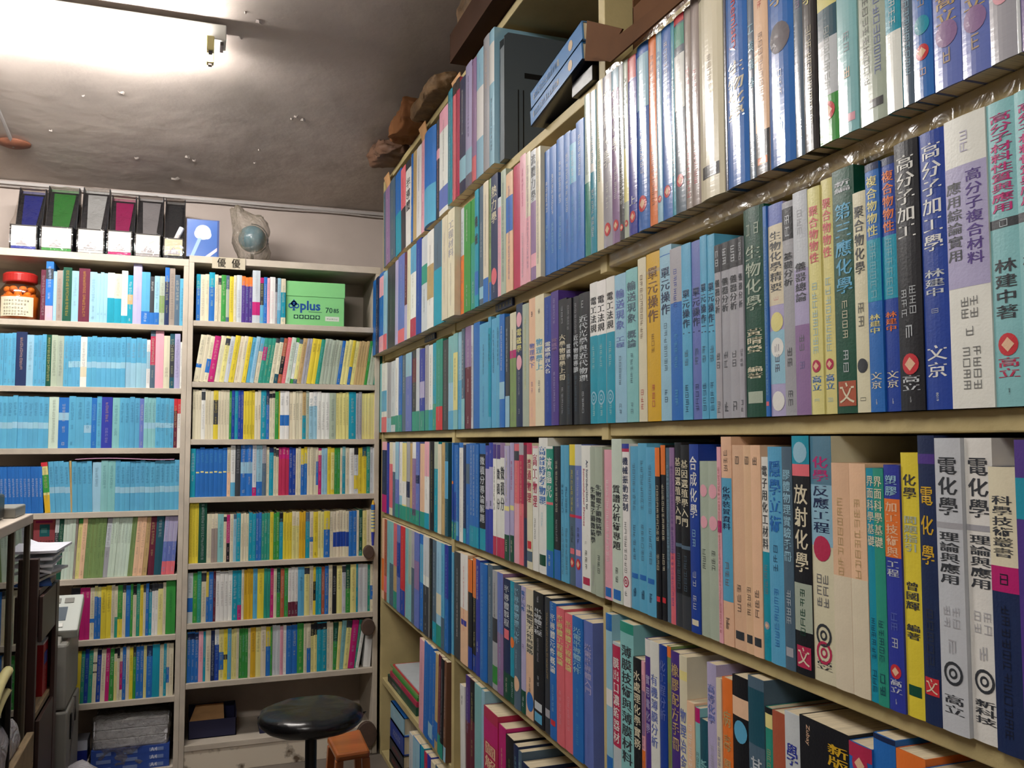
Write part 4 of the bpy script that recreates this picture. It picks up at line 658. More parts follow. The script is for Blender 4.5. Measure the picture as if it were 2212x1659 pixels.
# ------------------------------------------------------------------ file boxes wrapped in plastic on the left end case
def file_box(px0, px1, pyb, pyf, pyt, colr, lab, front='wt', roll=False):
    zt = 2.1785; yb = 4.02; A = at(px0, pyb, 1, yb); Bq = at(px1, pyb, 1, yb); w_ = (Bq.x-A.x)-.006; xc = (A.x+Bq.x)/2; hf = at((px0+px1)/2, pyf, 1, yb).z-zt
    ht = min(at((px0+px1)/2, pyt, 1, yb+.2).z-zt, czt(4.24)-zt-.008); D = .24
    r = empty('file_box', (xc, yb, zt), label=lab, cat='file box', group='plastic wrapped file boxes on the left end bookcase')
    body = MB(); cc = PAL[colr][1]; dk = PAL['bk'][1]; t = .003
    prof = [(0, 0), (D, 0), (D, ht), (D-.06, ht), (D*.45, hf+.015), (0, hf)]
    body.prism(prof, -w_/2, 0, t, dk); body.prism(prof, w_/2-t, 0, t, dk)
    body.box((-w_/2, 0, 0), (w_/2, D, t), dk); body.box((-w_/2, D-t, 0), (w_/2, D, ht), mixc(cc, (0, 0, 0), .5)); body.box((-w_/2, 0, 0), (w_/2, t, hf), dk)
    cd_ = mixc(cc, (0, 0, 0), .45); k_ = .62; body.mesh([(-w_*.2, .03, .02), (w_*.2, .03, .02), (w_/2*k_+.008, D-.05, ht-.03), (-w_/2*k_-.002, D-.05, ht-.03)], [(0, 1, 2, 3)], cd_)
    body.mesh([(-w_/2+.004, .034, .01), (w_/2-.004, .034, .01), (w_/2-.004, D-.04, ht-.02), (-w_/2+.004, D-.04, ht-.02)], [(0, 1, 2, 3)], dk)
    body.build('box_body', 'satin', r, fix=False)
    fp = MB(); fp.box((-w_/2+.006, -.0025, .016), (w_/2-.006, -.0004, hf-.006), PAL[front][1]); fp.box((-w_/2+.006, -.003, .004), (w_/2-.006, -.0004, .014), cc)
    fp.mesh([(-.03, -.0032, .02), (.03, -.0032, .02), (0, -.0032, .05)], [(0, 1, 2)], PAL['gy'][1]); fp.build('front_label', 'matte', r)
    # loose film over the opening
    n = 10; wr = MB(); g = [(-.006, .0), (-.008, hf), (D*.3, hf+.05), (D*.6, ht*.8), (D-.05, ht+.004), (D+.004, ht+.002), (D+.006, 0)]; vs = []
    for (yy, zz) in g:
        for i in range(n+1):
            q = noise.noise_vector(Vector((i*.6+px0, yy*20, zz*18)))*.006; vs.append((-w_/2-.001+(w_+.002)*i/n, yy+(q.y if yy > 0 else -abs(q.y)*.4), max(.001, min(ht+.006, zz+q.z*.7))))
    for i in range(len(g)-1):
        for j in range(n): wr.face([vs[i*(n+1)+j], vs[i*(n+1)+j+1], vs[(i+1)*(n+1)+j+1], vs[(i+1)*(n+1)+j]])
    wr.build('plastic_wrap', 'wrap2', r, smooth=True)
    if roll: MB().tube([(.0, .03, hf-.02), (w_/2-.01, .04, hf+.055)], .011, 10).build('rolled_paper', 'paper', r)
file_box(18, 82, 535, 485, 408, 'in', 'file box with dark blue interior, leftmost of the six wrapped in plastic')
file_box(84, 158, 543, 489, 405, 'gn', 'file box with green interior, wrapped in plastic beside the blue one')
file_box(163, 227, 549, 494, 408, 'lg', 'file box with pale grey interior between the green and the magenta ones')
file_box(228, 287, 553, 498, 425, 'mg', 'file box with magenta interior, wrapped in clear plastic')
file_box(288, 349, 556, 505, 425, 'gy', 'file box with grey interior, wrapped between magenta and black ones')
file_box(350, 398, 560, 514, 432, 'ch', 'smallest black file box with a white roll sticking out, rightmost of six', 'cr', True)

# ------------------------------------------------------------------ blue picture box and bagged globe
a, b = at(402, 555, 1, 4.03), at(474, 480, 1, 4.03); zt = 2.1965; w_ = b.x-a.x
r = MB(); hh = b.z-zt+.006; xs = (a.x+b.x)/2
r.box((-w_/2, 0, 0), (w_/2, .045, hh), lin('1e3c78'))
pt = puty(-.0006, 0); r.box((-w_/2+.003, -.0005, .003), (w_/2-.008, -.0001, hh-.003), lin('2a5ca8'))
for cx, cz, rr, c in ((.0, hh*.66, .033, 'b8c4e0'), (-.012, hh*.62, .024, 'd8d8e8'), (.015, hh*.6, .02, 'ccd0e4')): disc(cx, cz, rr, puty(-.0007-rr*.01, 0), r, lin(c), 0, 20)
r.mesh([(-.05, -.0016, .005), (-.035, -.0016, .005), (-.005, -.0016, hh*.5), (-.02, -.0016, hh*.5)], [(0, 1, 2, 3)], lin('88a8d8'))
r.mesh([(.01, -.0018, .004), (.03, -.0018, .004), (w_/2-.008, -.0018, .03), (w_/2-.008, -.0018, .045)], [(0, 1, 2, 3)], lin('d8c0cc'))
o = r.build('picture_box', 'gloss', loc=(xs, 4.03, zt), fix=False); tag(o, 'flat blue box printed with a white cloud, standing between file boxes and globe', 'box')
g = empty('globe', (at(545, 520, 1, 4.16).x, 4.16, zt), label='small desk globe inside a brownish plastic bag on the right end bookcase', cat='globe')
gs = blob(0, 0, .125, .062, .062, .062, 0, 1, sub=4); mb = MB(); mb.mesh(*gs); mb.build('sphere', 'globe', g, smooth=True)
MB().lathe([(.0, 0), (.05, 0), (.052, .006), (.03, .012), (.01, .02), (.006, .05), (.0, .062)]).build('base', 'black', g, smooth=True)
MB().tube([(.07*math.cos(t), 0, .125+.07*math.sin(t)) for t in [(-1.7+i*.28) for i in range(13)]], .003, 8).build('meridian_arm', 'chrome', g)
vs, fs = blob(0, 0, .115, .088, .08, .125, .022, 14, 3, 4, .25)
vs2 = []
for x, y, z in vs:
    z = max(z, .003)
    if x < -.01 and z > .17: z += (-.01-x)*1.0; x -= .012
    vs2.append((x, y, min(z, .318)))
mb = MB(); mb.mesh(vs2, fs); mb.build('plastic_bag', 'bag', g, smooth=True)

# ------------------------------------------------------------------ sweet jar and green paper box
j = empty('sweet_jar', (at(43, 640, 1, 4.08).x, 4.08, 1.8905), label='brown plastic sweet jar with a red lid and white label, top left shelf', cat='jar')
MB().lathe([(0, .0), (.07, .0), (.076, .008), (.077, .10), (.073, .125), (.055, .15), (.05, .158), (0, .158)], n=32).build('jar_body', 'jar', j, smooth=True)
MB().lathe([(0, .157), (.062, .157), (.064, .162), (.064, .19), (.056, .197), (0, .197)], n=32).build('lid', 'red', j, smooth=False, bevel=.001)
lb = MB()
for i in range(14):
    a0, a1 = -math.pi/2-.85+i*1.7/14, -math.pi/2-.85+(i+1)*1.7/14; R_ = .0782
    lb.face([(R_*math.cos(a0), R_*math.sin(a0), .012), (R_*math.cos(a1), R_*math.sin(a1), .012), (R_*math.cos(a1), R_*math.sin(a1), .092), (R_*math.cos(a0), R_*math.sin(a0), .092)], PAL['cr'][1])
def cyl(u, z): t = -math.pi/2+u/.0786; return (.0788*math.cos(t), .0788*math.sin(t), z)
for k, z in enumerate((.08, .065, .05, .036, .024)):
    for q in range(9-k % 3): strokes(-.045+q*.011, z, z-.009, .007, cyl, lb, PAL['ch'][1])
lb.build('label', 'matte', j)
rnd = random.Random(3)
for k in range(16):
    a = k*math.pi/4+(k//8)*.4; vs, fs = blob(.045*math.cos(a), .045*math.sin(a), .105+.022*(k//8), .016, .016, .014, 0, 1, sub=2)
    mb = MB() if k == 0 else mb; mb.mesh(vs, fs)
mb.lathe([(0, .005), (.066, .005), (.068, .1), (0, .1)]); tag(mb.build('sweets', 'candy', j, smooth=True), kind='stuff')

gb = empty('paper_box', (-.293, 4.03, 1.9155), label='green cardboard paper box with lid, printed plus 70 85', cat='box'); gw = .268
MB().box((-gw/2+.003, .003, 0), (gw/2-.003, .2, .15)).build('box_body', 'green', gb, bevel=.002)
MB().box((-gw/2, 0, .132), (gw/2, .205, .2)).build('lid', 'green', gb, bevel=.002)
pr = MB(); P0 = puty(.0022, 0); bl_ = lin('1c4c8c'); dk = lin('20483c')
htext('plus', -.022, .092, .062, P0, pr, bl_, bold=.03, fit=.09); 
for cx, cz, rr in ((-.095, .098, .013), (-.083, .088, .012), (-.107, .088, .012)): disc(cx, cz, rr, P0, pr, bl_, r2=rr*.55); 
pr.mesh([P0(-.112, .093), P0(-.078, .093), P0(-.095, .118)], [(0, 1, 2)], bl_); pr.mesh([P0(-.101, .066), P0(-.089, .066), P0(-.095, .09)], [(0, 1, 2)], bl_)
htext('70', .062, .074, .034, P0, pr, dk, bold=.01, fit=.035); htext('85', .094, .073, .026, P0, pr, dk, bold=.02, fit=.026)
for k in range(5):
    x = -.085+k*.024; pr.face([P0(x-.01, .03), P0(x+.01, .03), P0(x+.01, .048), P0(x-.01, .048)], dk); disc(x, .039, .006, puty(.0018, 0), pr, lin('8ccc8c'), n=10)
pr.face([P0(.045, .024), P0(.108, .024), P0(.108, .045), P0(.045, .045)], lin('cfd8c8'))
for k in range(5): strokes(.056+k*.01, .038, .03, .007, puty(.0018, 0), pr, dk)
pr.face([P0(-.03, .062), P0(.03, .062), P0(.03, .064), P0(-.03, .064)], dk)
pr.build('printing', 'matte', gb, fix=False)

# pink sheet lying on the blue books, face-out pink book below
zt = 1.105+.215; a, b = at(165, 997, 1, 4.05), at(377, 997, 1, 4.05); mb = MB(); n = 12
for i in range(n):
    x0, x1 = a.x+(b.x-a.x)*i/n, a.x+(b.x-a.x)*(i+1)/n; f = lambda x: zt+.004+.004*math.sin((x-a.x)*14)
    mb.mesh([(x0, 4.008, f(x0)-.004), (x1, 4.008, f(x1)-.004), (x1, 4.15, f(x1)), (x0, 4.15, f(x0)), (x0, 4.008, f(x0)-.002), (x1, 4.008, f(x1)-.002), (x1, 4.15, f(x1)+.002), (x0, 4.15, f(x0)+.002)], [(0, 1, 2, 3), (4, 5, 6, 7), (0, 1, 5, 4), (2, 3, 7, 6), (1, 2, 6, 5), (3, 0, 4, 7)])
tag(mb.build('paper_sheet', 'pinkp'), 'pale pink sheets laid flat on top of the blue books', 'paper')
mb = MB(); pm = MB(); a, b = at(68, 1240, 1, 4.12), at(116, 1240, 1, 4.12); w_ = b.x-a.x
mb.box((-w_/2, 0, 0), (w_/2, .0016, .235), PAL['sp'][1]); mb.box((-w_/2, .022, 0), (w_/2, .024, .235), PAL['sp'][1]); mb.box((-w_/2, 0, 0), (-w_/2+.002, .024, .235), PAL['sp'][1])
mb.box((-w_/2+.025, -.0006, .165), (w_/2-.02, -.0001, .215), lin('2a8890')); mb.box((-w_/2+.03, -.0012, .18), (w_/2-.03, -.0007, .2), lin('60b0b0')); mb.box((-w_/2+.01, -.0006, .222), (w_/2-.01, -.0001, .23), PAL['mg'][1])
for k in range(7): strokes(-.03+k*.01, .15, .141, .007, puty(-.0006, 0), mb, PAL['ch'][1])
o = mb.build('pink_book', 'satin', loc=((a.x+b.x)/2, 4.12, .8355), fix=False); tag(o, 'pink book with teal square turned cover outward behind the papers', 'book')
pm.box((-w_/2+.002, .0016, .001), (w_/2-.001, .022, .234)).build('page_block', 'pages', o)

# ------------------------------------------------------------------ bottom compartments of the end cases
A, Bq = at(193, 1640, 1, 4.02), at(368, 1640, 1, 4.02); xc = (A.x+Bq.x)/2; w_ = Bq.x-A.x-.01
for k in range(3):
    mb = MB(); z = .0455+k*.0305; mb.box((-w_/2, 0, 0), (w_/2, .22, .03), lin('2e4c9c'))
    for q in range(3): mb.box((-w_/2+.02+q*.1, -.0006, .006), (-w_/2+.075+q*.1, -.0001, .02), lin('7488b8'))
    htext('A4', w_/2-.06, .014, .022, puty(-.0008, 0), mb, lin('e0e0f0'))
    tag(mb.build('paper_ream', 'satin', loc=(xc, 4.02, z), fix=False), 'blue wrapped ream of A4 paper, %s of the stack of three' % ('lowest', 'middle one', 'topmost')[k], 'paper ream', 'A4 reams stacked under the left end bookcase')
for k in range(3):
    mb = MB().box((-w_/2+.006, 0, 0), (w_/2-.012+.004*k, .21, .036)); z = .138+k*.037
    tag(mb.build('paper_bundle', 'paper', loc=(xc, 4.03, z), bevel=.003), 'plain grey white bundle on the blue reams, %s one' % ('lowest', 'middle', 'top')[k], 'paper bundle', 'plain bundles on the A4 reams')
vs, fs = blob(xc, 4.13, .158, w_/2*1.22, .135, .125, .012, 16, 2, 5, .85); vs = [(x, max(y, 4.003), max(.047, min(z, .302))) for x, y, z in vs]
mb = MB(); mb.mesh(vs, fs); tag(mb.build('plastic_sheet', 'wrap', smooth=True), 'crumpled clear plastic wrapped round the stacked paper reams', 'plastic sheet')
a, b = at(160, 1600, 1, 4.05), at(189, 1600, 1, 4.05)
mb = MB(); wx = b.x-a.x; mb.box((-wx/2, 0, 0), (wx/2, .1, .045), lin('1c2c88')).box((-wx/2, 0, .045), (wx/2, .1, .085), lin('b8bcc8')); tag(mb.build('carton', 'satin', loc=((a.x+b.x)/2, 4.05, .0905)), 'small blue and white carton beside the plastic wrapped paper', 'carton')
box('wood_block', ((a.x-.02), 4.04, .045), (b.x+.005, 4.16, .09), 'beigeback', label='low grey block under the blue and white carton', cat='block')
nb = empty('open_box', (-.7, 4.08, .1225), label='navy open topped cardboard box left in the bottom compartment', cat='box')
mb = MB(); W2 = .098
mb.box((-W2, 0, 0), (W2, .003, .075)).box((-W2, .15, 0), (W2, .153, .105)).box((-W2, 0, 0), (-W2+.003, .153, .075)).box((W2-.003, 0, 0), (W2, .153, .105)).box((-W2, 0, 0), (W2, .153, .003)); mb.build('box_body', 'navy', nb)
MB().mesh; mb = MB(); mb.mesh([(-W2+.004, .01, .072), (W2-.05, .01, .072), (W2-.05, .14, .104), (-W2+.03, .14, .104), (-W2+.004, .01, .070), (W2-.05, .01, .070), (W2-.05, .14, .102), (-W2+.03, .14, .102)], [(0, 1, 2, 3), (7, 6, 5, 4), (0, 4, 5, 1), (1, 5, 6, 2), (2, 6, 7, 3), (3, 7, 4, 0)]); mb.build('flap', 'tag', nb)
box('flat_box', (-.505, 4.06, .1222), (-.36, 4.2, .155), 'navy', label='flat navy box lying on the bottom board behind the round stool', cat='box')

# ------------------------------------------------------------------ stools
sc = at(675, 1550, 2, .50); st_ = empty('round_stool', (sc.x, sc.y+.03, 0), label='round stool with black plastic wrapped seat on a black post', cat='stool')
prof = [(0, .462), (.10, .462), (.15, .468), (.166, .482), (.170, .498), (.162, .514), (.14, .524), (.09, .528), (0, .529)]
mb = MB(); n = 56; vs = []
for r_, z in prof:
    for t in range(n):
        a = t*2*math.pi/n; q = noise.noise(Vector((math.cos(a)*3, math.sin(a)*3, z*30)))*.004 if r_ > .05 else 0
        vs.append((r_*math.cos(a)*(1+q*5), r_*math.sin(a)*(1+q*5), z+q))
fs = [(i*n+t, i*n+(t+1) % n, (i+1)*n+(t+1) % n, (i+1)*n+t) for i in range(len(prof)-1) for t in range(n)]
mb.mesh(vs, fs); mb.build('seat', 'vinyl', st_, smooth=True)
mb = MB(); mb.mesh([(.155, -.03, .50), (.176, -.02, .50), (.182, .0, .492), (.165, .01, .47), (.15, -.04, .478)], [(0, 1, 2, 3, 4)]); mb.build('film_edge', 'vinyl', st_)
MB().tube([(0, 0, .463), (0, 0, .43)], .026, 16).build('seat_collar', 'metal', st_); MB().tube([(0, 0, .432), (0, 0, .06)], .019, 16).build('post', 'metal', st_, smooth=False)
MB().tube([(-.045, 0, .437), (.03, 0, .437)], .009, 12).build('height_lever', 'metal', st_)
for k in range(5):
    a = k*2*math.pi/5+.3; l_ = MB().tube([(0, 0, .07), (.2*math.cos(a), .2*math.sin(a), .035)], [.02, .012], 10).build('leg', 'metal', st_)
    MB().tube([(.2*math.cos(a), .2*math.sin(a), .034), (.2*math.cos(a), .2*math.sin(a), .0)], .014, 10).build('foot', 'black', l_)
C4 = [at(706, 1591, 2, .3), at(778, 1573, 2, .3), at(800, 1620, 2, .3), at(727, 1631, 2, .3)]; cen = sum(C4, Vector())/4
ws = empty('wooden_stool', (cen.x, cen.y, 0), label='small orange lacquered wooden stool between round stool and right bookcase', cat='stool')
Q4 = [(p-cen) for p in C4]; mb = MB(); mb.prism([(q.x, q.y) for q in Q4], .272, 2, .028); mb.build('seat', 'lacq', ws, bevel=.010)
def cn(f, k): return Q4[k]*f
for k in range(4):
    a, b = cn(.78, k), cn(.98, k); t = .014; mb = MB()
    mb.mesh([(a.x-t, a.y-t, .2715), (a.x+t, a.y-t, .2715), (a.x+t, a.y+t, .2715), (a.x-t, a.y+t, .2715), (b.x-t, b.y-t, 0), (b.x+t, b.y-t, 0), (b.x+t, b.y+t, 0), (b.x-t, b.y+t, 0)], [(0, 1, 2, 3), (7, 6, 5, 4), (0, 4, 5, 1), (1, 5, 6, 2), (2, 6, 7, 3), (3, 7, 4, 0)]); mb.build('leg', 'lacq', ws, bevel=.003)
for k in (0, 2): a, b = cn(.92, k), cn(.92, k+1); MB().tube([(a.x, a.y, .1), (b.x, b.y, .1)], .009, 8).build('stretcher', 'lacq', ws)

# ------------------------------------------------------------------ round wooden discs and the hanging tube at the corner
for px, py, rr, nm in ((797, 1192, .024, 'highest, smallest'), (796, 1354, .03, 'middle'), (794, 1586, .045, 'lowest and largest')):
    P = at(px, py, 1, 3.985); mb = MB(); n = 24; vs = [(P.x-rr*.1+rr*math.cos(t*2*math.pi/n), 3.972, P.z+rr*1.25*math.sin(t*2*math.pi/n)) for t in range(n)]; vs2 = [(x, 3.998, z) for x, y, z in vs]
    mb.mesh(vs+vs2, [tuple(range(n))[::-1], tuple(range(n, 2*n))]+[(t, (t+1) % n, n+(t+1) % n, n+t) for t in range(n)])
    tag(mb.build('wooden_disc', 'brown2', bevel=.003), 'round dark brown disc at the corner upright, %s of three' % nm, 'disc', 'brown discs along the corner upright')
a, b = at(812, 1080, 1, 3.95), at(811, 1178, 1, 3.95); tb = MB(); L_ = a.z-b.z; x = (a.x+b.x)/2-.012
for z0, z1, c, r0, r1 in ((1, .9, 'gd', .002, .008), (.9, .78, 'bl', .009, .009), (.78, .3, 'ly', .0085, .0085), (.3, 0, 'in', .008, .005)): tb.tube([(0, 0, L_*z0-L_), (0, 0, L_*z1-L_)], [r0, r1], 12, PAL[c][1])
for k in range(6): tb.tube([(0, 0, -L_*(.25+k*.07)), (0, 0, -L_*(.27+k*.07))], .0088, 12, PAL['bl'][1])
tag(tb.build('hanging_tube', 'satin', loc=(x, 3.95, a.z)), 'yellow and blue patterned tube hanging at the corner between the bookcases', 'tube')

# ------------------------------------------------------------------ things on the upper right shelves
def stack(poly, lab, name, m, X, cat):
    pass
def bundle(px, py, X, sx, sy, sz, lab, m, seed, name='paper_bundle', cat='bundle', boxy=.6, rx=0, amp=.02):
    P = at(px, py, 0, X); vs, fs = blob(0, 0, 0, sx, sy, sz, amp, 9, seed, 5, boxy)
    zb = 2.6045-P.z; vs = [(x, y, max(z, zb) if X+x > SX-.0 or True else z) for x, y, z in vs]; mb = MB(); mb.mesh(vs, fs)
    o = mb.build(name, m, smooth=True, loc=P); tag(o, lab, cat); return o
bundle(838, 330, -.03, .075, .16, .055, 'crumpled brown wrapped bundle at the far end of the top shelf', 'kraft', 1, boxy=.5, amp=.03)
bundle(884, 268, -.02, .07, .20, .05, 'reddish brown folded cardboard bundle, middle one on the top shelf', 'card', 2, 'cardboard_bundle', boxy=.7, amp=.022)
bundle(938, 215, .0, .06, .26, .038, 'long flaky brown log shaped bundle on the top shelf', 'log', 3, 'wood_bundle', boxy=.4, amp=.02)
tr_ = MB(); tr_.box((-.045, 2.13, 2.606), (.26, 2.66, 2.61)).box((-.045, 2.13, 2.61), (-.042, 2.66, 2.70)).box((-.045, 2.657, 2.61), (.26, 2.66, 2.70)).box((-.045, 2.13, 2.61), (.26, 2.133, 2.70))
tag(tr_.build('cardboard_tray', 'darkcard'), 'dark brown cardboard tray on the top shelf above the middle bay', 'cardboard tray')
vs, fs = blob(.06, 2.45, 2.735, .12, .24, .105, .03, 8, 5, 5, .3); vs = [(max(x, -.075), y, max(z, 2.6115 if x > -.05 else 2.706)) for x, y, z in vs]
vs = [(max(x, -.041) if z < 2.705 else x, min(max(y, 2.134), 2.655) if z < 2.705 else y, z) for x, y, z in vs]
mb = MB(); mb.mesh(vs, fs); tag(mb.build('plastic_bag', 'log', smooth=True), 'ochre plastic bag bulging out of the cardboard tray', 'plastic bag')
for px, py, nm in ((835, 388, 'far end'), (912, 292, 'middle'), (985, 172, 'nearest')):
    P = at(px, py, 0, -.006); mb = MB(); s_ = .045
    mb.mesh([(-.02, -.05, .012), (-.02, .05, .012), (-.004, .045, -.045), (-.004, -.04, -.06), (-.017, -.05, .012), (-.017, .05, .012), (-.001, .045, -.045), (-.001, -.04, -.06)], [(0, 1, 2, 3), (7, 6, 5, 4), (0, 4, 5, 1), (1, 5, 6, 2), (2, 6, 7, 3), (3, 7, 4, 0)])
    tag(mb.build('paper_tag', 'tag', loc=(.012, P.y, 2.578), rot=None), 'tan paper tag folded over the top shelf edge, %s one' % nm, 'tag', 'tan tags on the top shelf edge')
# magazine file and two flat volumes in the middle bay
fa, fb = at(1087, 210, 0, 0), at(1125, 210, 0, 0)
yb_ = inv(790+1092/3.95, Z0+.18, 0, -.02)
mf = empty('magazine_file', (-.004, yb_-.024, Z0), label='dark grey plastic magazine file standing beside the flat blue volumes', cat='magazine file')
mb = MB(); D = .28; ht = .36; t = .002; wq = .04
prof = [(0, 0), (D, 0), (D, ht), (.012, ht), (0, ht-.012)]
def prx(mb, x0, x1): mb.prism([(p[0], p[1]) for p in prof], x0, 1, x1-x0)
prx(mb, wq/2-t, wq/2); prx(mb, -wq/2, -wq/2+t); mb.box((0, -wq/2, 0), (D, wq/2, t)); mb.box((0, -wq/2, 0), (t, wq/2, ht*.9)); mb.box((D-t, -wq/2, 0), (D, wq/2, ht)); mb.build('box_body', 'dgrey', mf, bevel=.001)
mb = MB(); mb.box((.06, -wq/2-.0012, .235), (.13, -wq/2-.0002, .25)).box((.04, -wq/2-.001, .02), (.043, -wq/2-.0002, .2)).box((.055, -wq/2-.001, .02), (.058, -wq/2-.0002, .2)); mb.build('grip_slot', 'black', mf)
hb = [at(1262, 163, 0, -.02).y+.012, at(1145, 275, 0, -.02).y]
for k, (z, hz) in enumerate(((Z0+.0005, .042), (Z0+.043, .045))):
    wv = hb[1]-hb[0]; mb, pm = MB(), MB(); c = lin('3c78b0'); yc = (hb[0]+hb[1])/2
    mb.box((0, -wv/2, 0), (.004, wv/2, hz), c).box((0, -wv/2, 0), (.24, wv/2, .002), lin('15172c') if k == 0 else c).box((0, -wv/2, hz-.002), (.24, wv/2, hz), c)
    pu = lambda u, z_: (-.0006, -u, z_)
    mb.face([pu(-wv*.42, hz*.35), pu(wv*.05, hz*.35), pu(wv*.05, hz*.65), pu(-wv*.42, hz*.65)], c)
    for q in range(12): strokes(-wv*.42+q*.014, hz*.72, hz*.28, .011, pu, mb, lin('d0c8a8'))
    disc(wv*.3, hz*.5, .012, pu, mb, lin('c8b090'))
    o = mb.build('flat_volume', 'gloss2', loc=(-.018, yc-.002*k, z+.026+.0006*k), rot=(-.135, 0, 0), fix=False); tag(o, 'thick blue volume lying flat, %s of two on the middle bay top shelf' % ('lower', 'upper')[k], 'book', 'blue volumes lying flat')
    pm.box((.004, -wv/2+.003, .002), (.235, wv/2-.003, hz-.002)).build('page_block', 'pages', o)
MB().mesh
box('dark_book', (-.0, hb[0]-.01, Z0), (.2, hb[0]+.10, Z0+.034), 'black', label='dark book lying under the tilted blue volumes', cat='book')
# cardboard box and flap on the shelf above the near bay
cb = empty('cardboard_box', (.0, 1.33, Z0), label='torn brown cardboard box on the shelf above the nearest books', cat='cardboard box')
MB().box((.02, -.33, 0), (.26, .2, .003)).box((.02, -.33, 0), (.023, .2, .09)).box((.257, -.33, 0), (.26, .2, .2)).box((.02, .197, 0), (.26, .2, .2)).box((.02, -.33, 0), (.26, -.327, .2)).build('box_body', 'midcard', cb)
def sheet(name, pts, th, m_, parent, off):
    v = [tuple(Vector(p)-Vector(off)) for p in pts]; v2 = [(x+th, y, z) for x, y, z in v]; mb = MB(); n = len(v)
    mb.mesh(v+v2, [tuple(range(n)), tuple(range(2*n-1, n-1, -1))]+[(i, n+i, n+(i+1) % n, (i+1) % n) for i in range(n)]); return mb.build(name, m_, parent)
sheet('torn_flap', [at(1268, 44, 0, -.03), at(1344, 62, 0, -.03), at(1308, 132, 0, -.03), at(1263, 131, 0, -.03)], .004, 'midcard', cb, (.0, 1.33, Z0))
sheet('side_flap', [at(1276, 122, 0, -.036), at(1432, 2, 0, -.036), at(1480, -30, 0, -.036), at(1540, -58, 0, -.036), at(1318, 134, 0, -.036)], .004, 'midcard', cb, (.0, 1.33, Z0))

# magazines lying in the far bay
zb = .3405
for k, (c, m_) in enumerate((('dg', .03), ('cm', .02), ('gn', .012), ('ol', .008), ('rd', .006), ('lg', .005))):
    y0, y1 = 3.37+.006*k, 3.90-.03*((k*7) % 3); mb = MB(); mb.box((0, y0-3.63, 0), (.2-.006*k, y1-3.63, m_), PAL[c][1])
    if k == 0: mb.box((-.0008, .08, .004), (0, .26, .026), PAL['bk'][1]); 
    pu = lambda u, z_: (-.001, -u, z_)
    if k < 2: 
        for q in range(8): strokes(-.02-.02*q, m_*.8, m_*.25, .012, pu, mb, PAL['wt'][1])
    o = mb.build('magazine', 'satin', loc=(.025+.004*k, 3.63, zb)); zb += m_+.0006
    tag(o, 'magazine lying flat in the far bay, %s in the pile, %s' % (('bottom', 'second', 'third', 'fourth', 'fifth', 'topmost')[k], ('dark green spine', 'crimson spine', 'green spine', 'olive spine', 'thin red edge', 'pale grey cover')[k]), 'magazine', 'magazines piled flat in the far bay')
for k, (c, h_, d_) in enumerate((('bk', .06, -.02), ('in', .07, -.01), ('lb', .075, .0))):
    pass
zb = -.0195+.0
for k, (c, h_) in enumerate((('bk', .05), ('ch', .05), ('ry', .075), ('lb', .07))):
    mb, pm = MB(), MB(); mb.box((0, -.13, 0), (.004, .13, h_), PAL[c][1]).box((0, -.13, 0), (.2, .13, .003), PAL[c][1]).box((0, -.13, h_-.003), (.2, .13, h_), PAL['bl' if k == 3 else c][1])
    for q in range(6): strokes(.06-.024*q, h_*.7, h_*.3, .016, lambda u, z_: (-.0008, -u, z_), mb, PAL['rd' if k < 2 else 'wt'][1])
    z = .0205+sum((.05, .05, .075, .07)[:k])+.0004*k
    o = mb.build('thick_volume', 'satin', loc=(.02+.003*k, 3.70+.008*k, z), fix=False); pm.box((.004, -.127, .003), (.196, .127, h_-.003)).build('page_block', 'pages', o)
    tag(o, 'thick volume lying flat at the far bay bottom, %s' % ('lowest, black with red lettering', 'second up, black with red lettering', 'royal blue with white lettering', 'topmost, light blue spine')[k], 'book', 'thick volumes piled in the far bay')

# ------------------------------------------------------------------ ceiling lamps
def lamp(P, L, tubem, lab, slope):
    r = empty('ceiling_light', P, label=lab, cat='ceiling light')
    MB().box((-L-.05, -.045, -.055), (.035, .045, 0)).build('batten', 'white', r, bevel=.004)
    for s in (-1, 1):
        MB().tube([(-.03, s*.052, -.085), (-L+.02, s*.052, -.085)], .0145, 14).build('tube', tubem, r)
        for x in (-.018, -L+.005):
            h_ = MB().box((x-.012, s*.052-.017, -.104), (x+.014, s*.052+.017, -.055)).build('tube_socket', 'yel', r, bevel=.003)
            MB().box((x-.004, s*.052-.008, -.112), (x+.008, s*.052+.008, -.1045)).build('socket_pin', 'dark', h_)
    MB().box((.015, -.03, -.068), (.026, .03, -.0555)).build('end_clip', 'dark', r)
    return r
PL = at(466, 62, 2, 2.83)
lamp((PL.x, PL.y-.01, czt(PL.y+.05)-.002), 1.22, 'tube', 'twin fluorescent tube light on the ceiling, lit, nearest the end wall', .22)
lamp((-.95, .1, czt(0)-.002), 1.22, 'tube2', 'twin fluorescent tube light behind the viewpoint', 0)
# rod and rusty ceiling rose
def on_ceil(px, py):
    d = ray(px, py); t = (czt(YF)+.22*YF-CAM.z)/(d.z+.22*d.y); return CAM+d*t
cr_ = on_ceil(30, 308); e = on_ceil(-60, 100)
fr = empty('ceiling_rose', cr_-Vector((0, 0, .004)), label='rusty oval ceiling rose with a slim pale conduit running to it', cat='ceiling fitting')
MB().lathe([(0, -.018), (.03, -.016), (.062, -.004), (.064, .004), (0, .004)], n=24).build('rose', mat('rusted_metal', '7a4a34', rough=.7, var=.4, vscale=20), fr, smooth=True)
dv = e-cr_; MB().tube([Vector((0, 0, -.012)), dv*.5+Vector((0, 0, -.008)), dv+Vector((0, 0, -.008))], .008, 8).build('conduit', 'cable', fr)

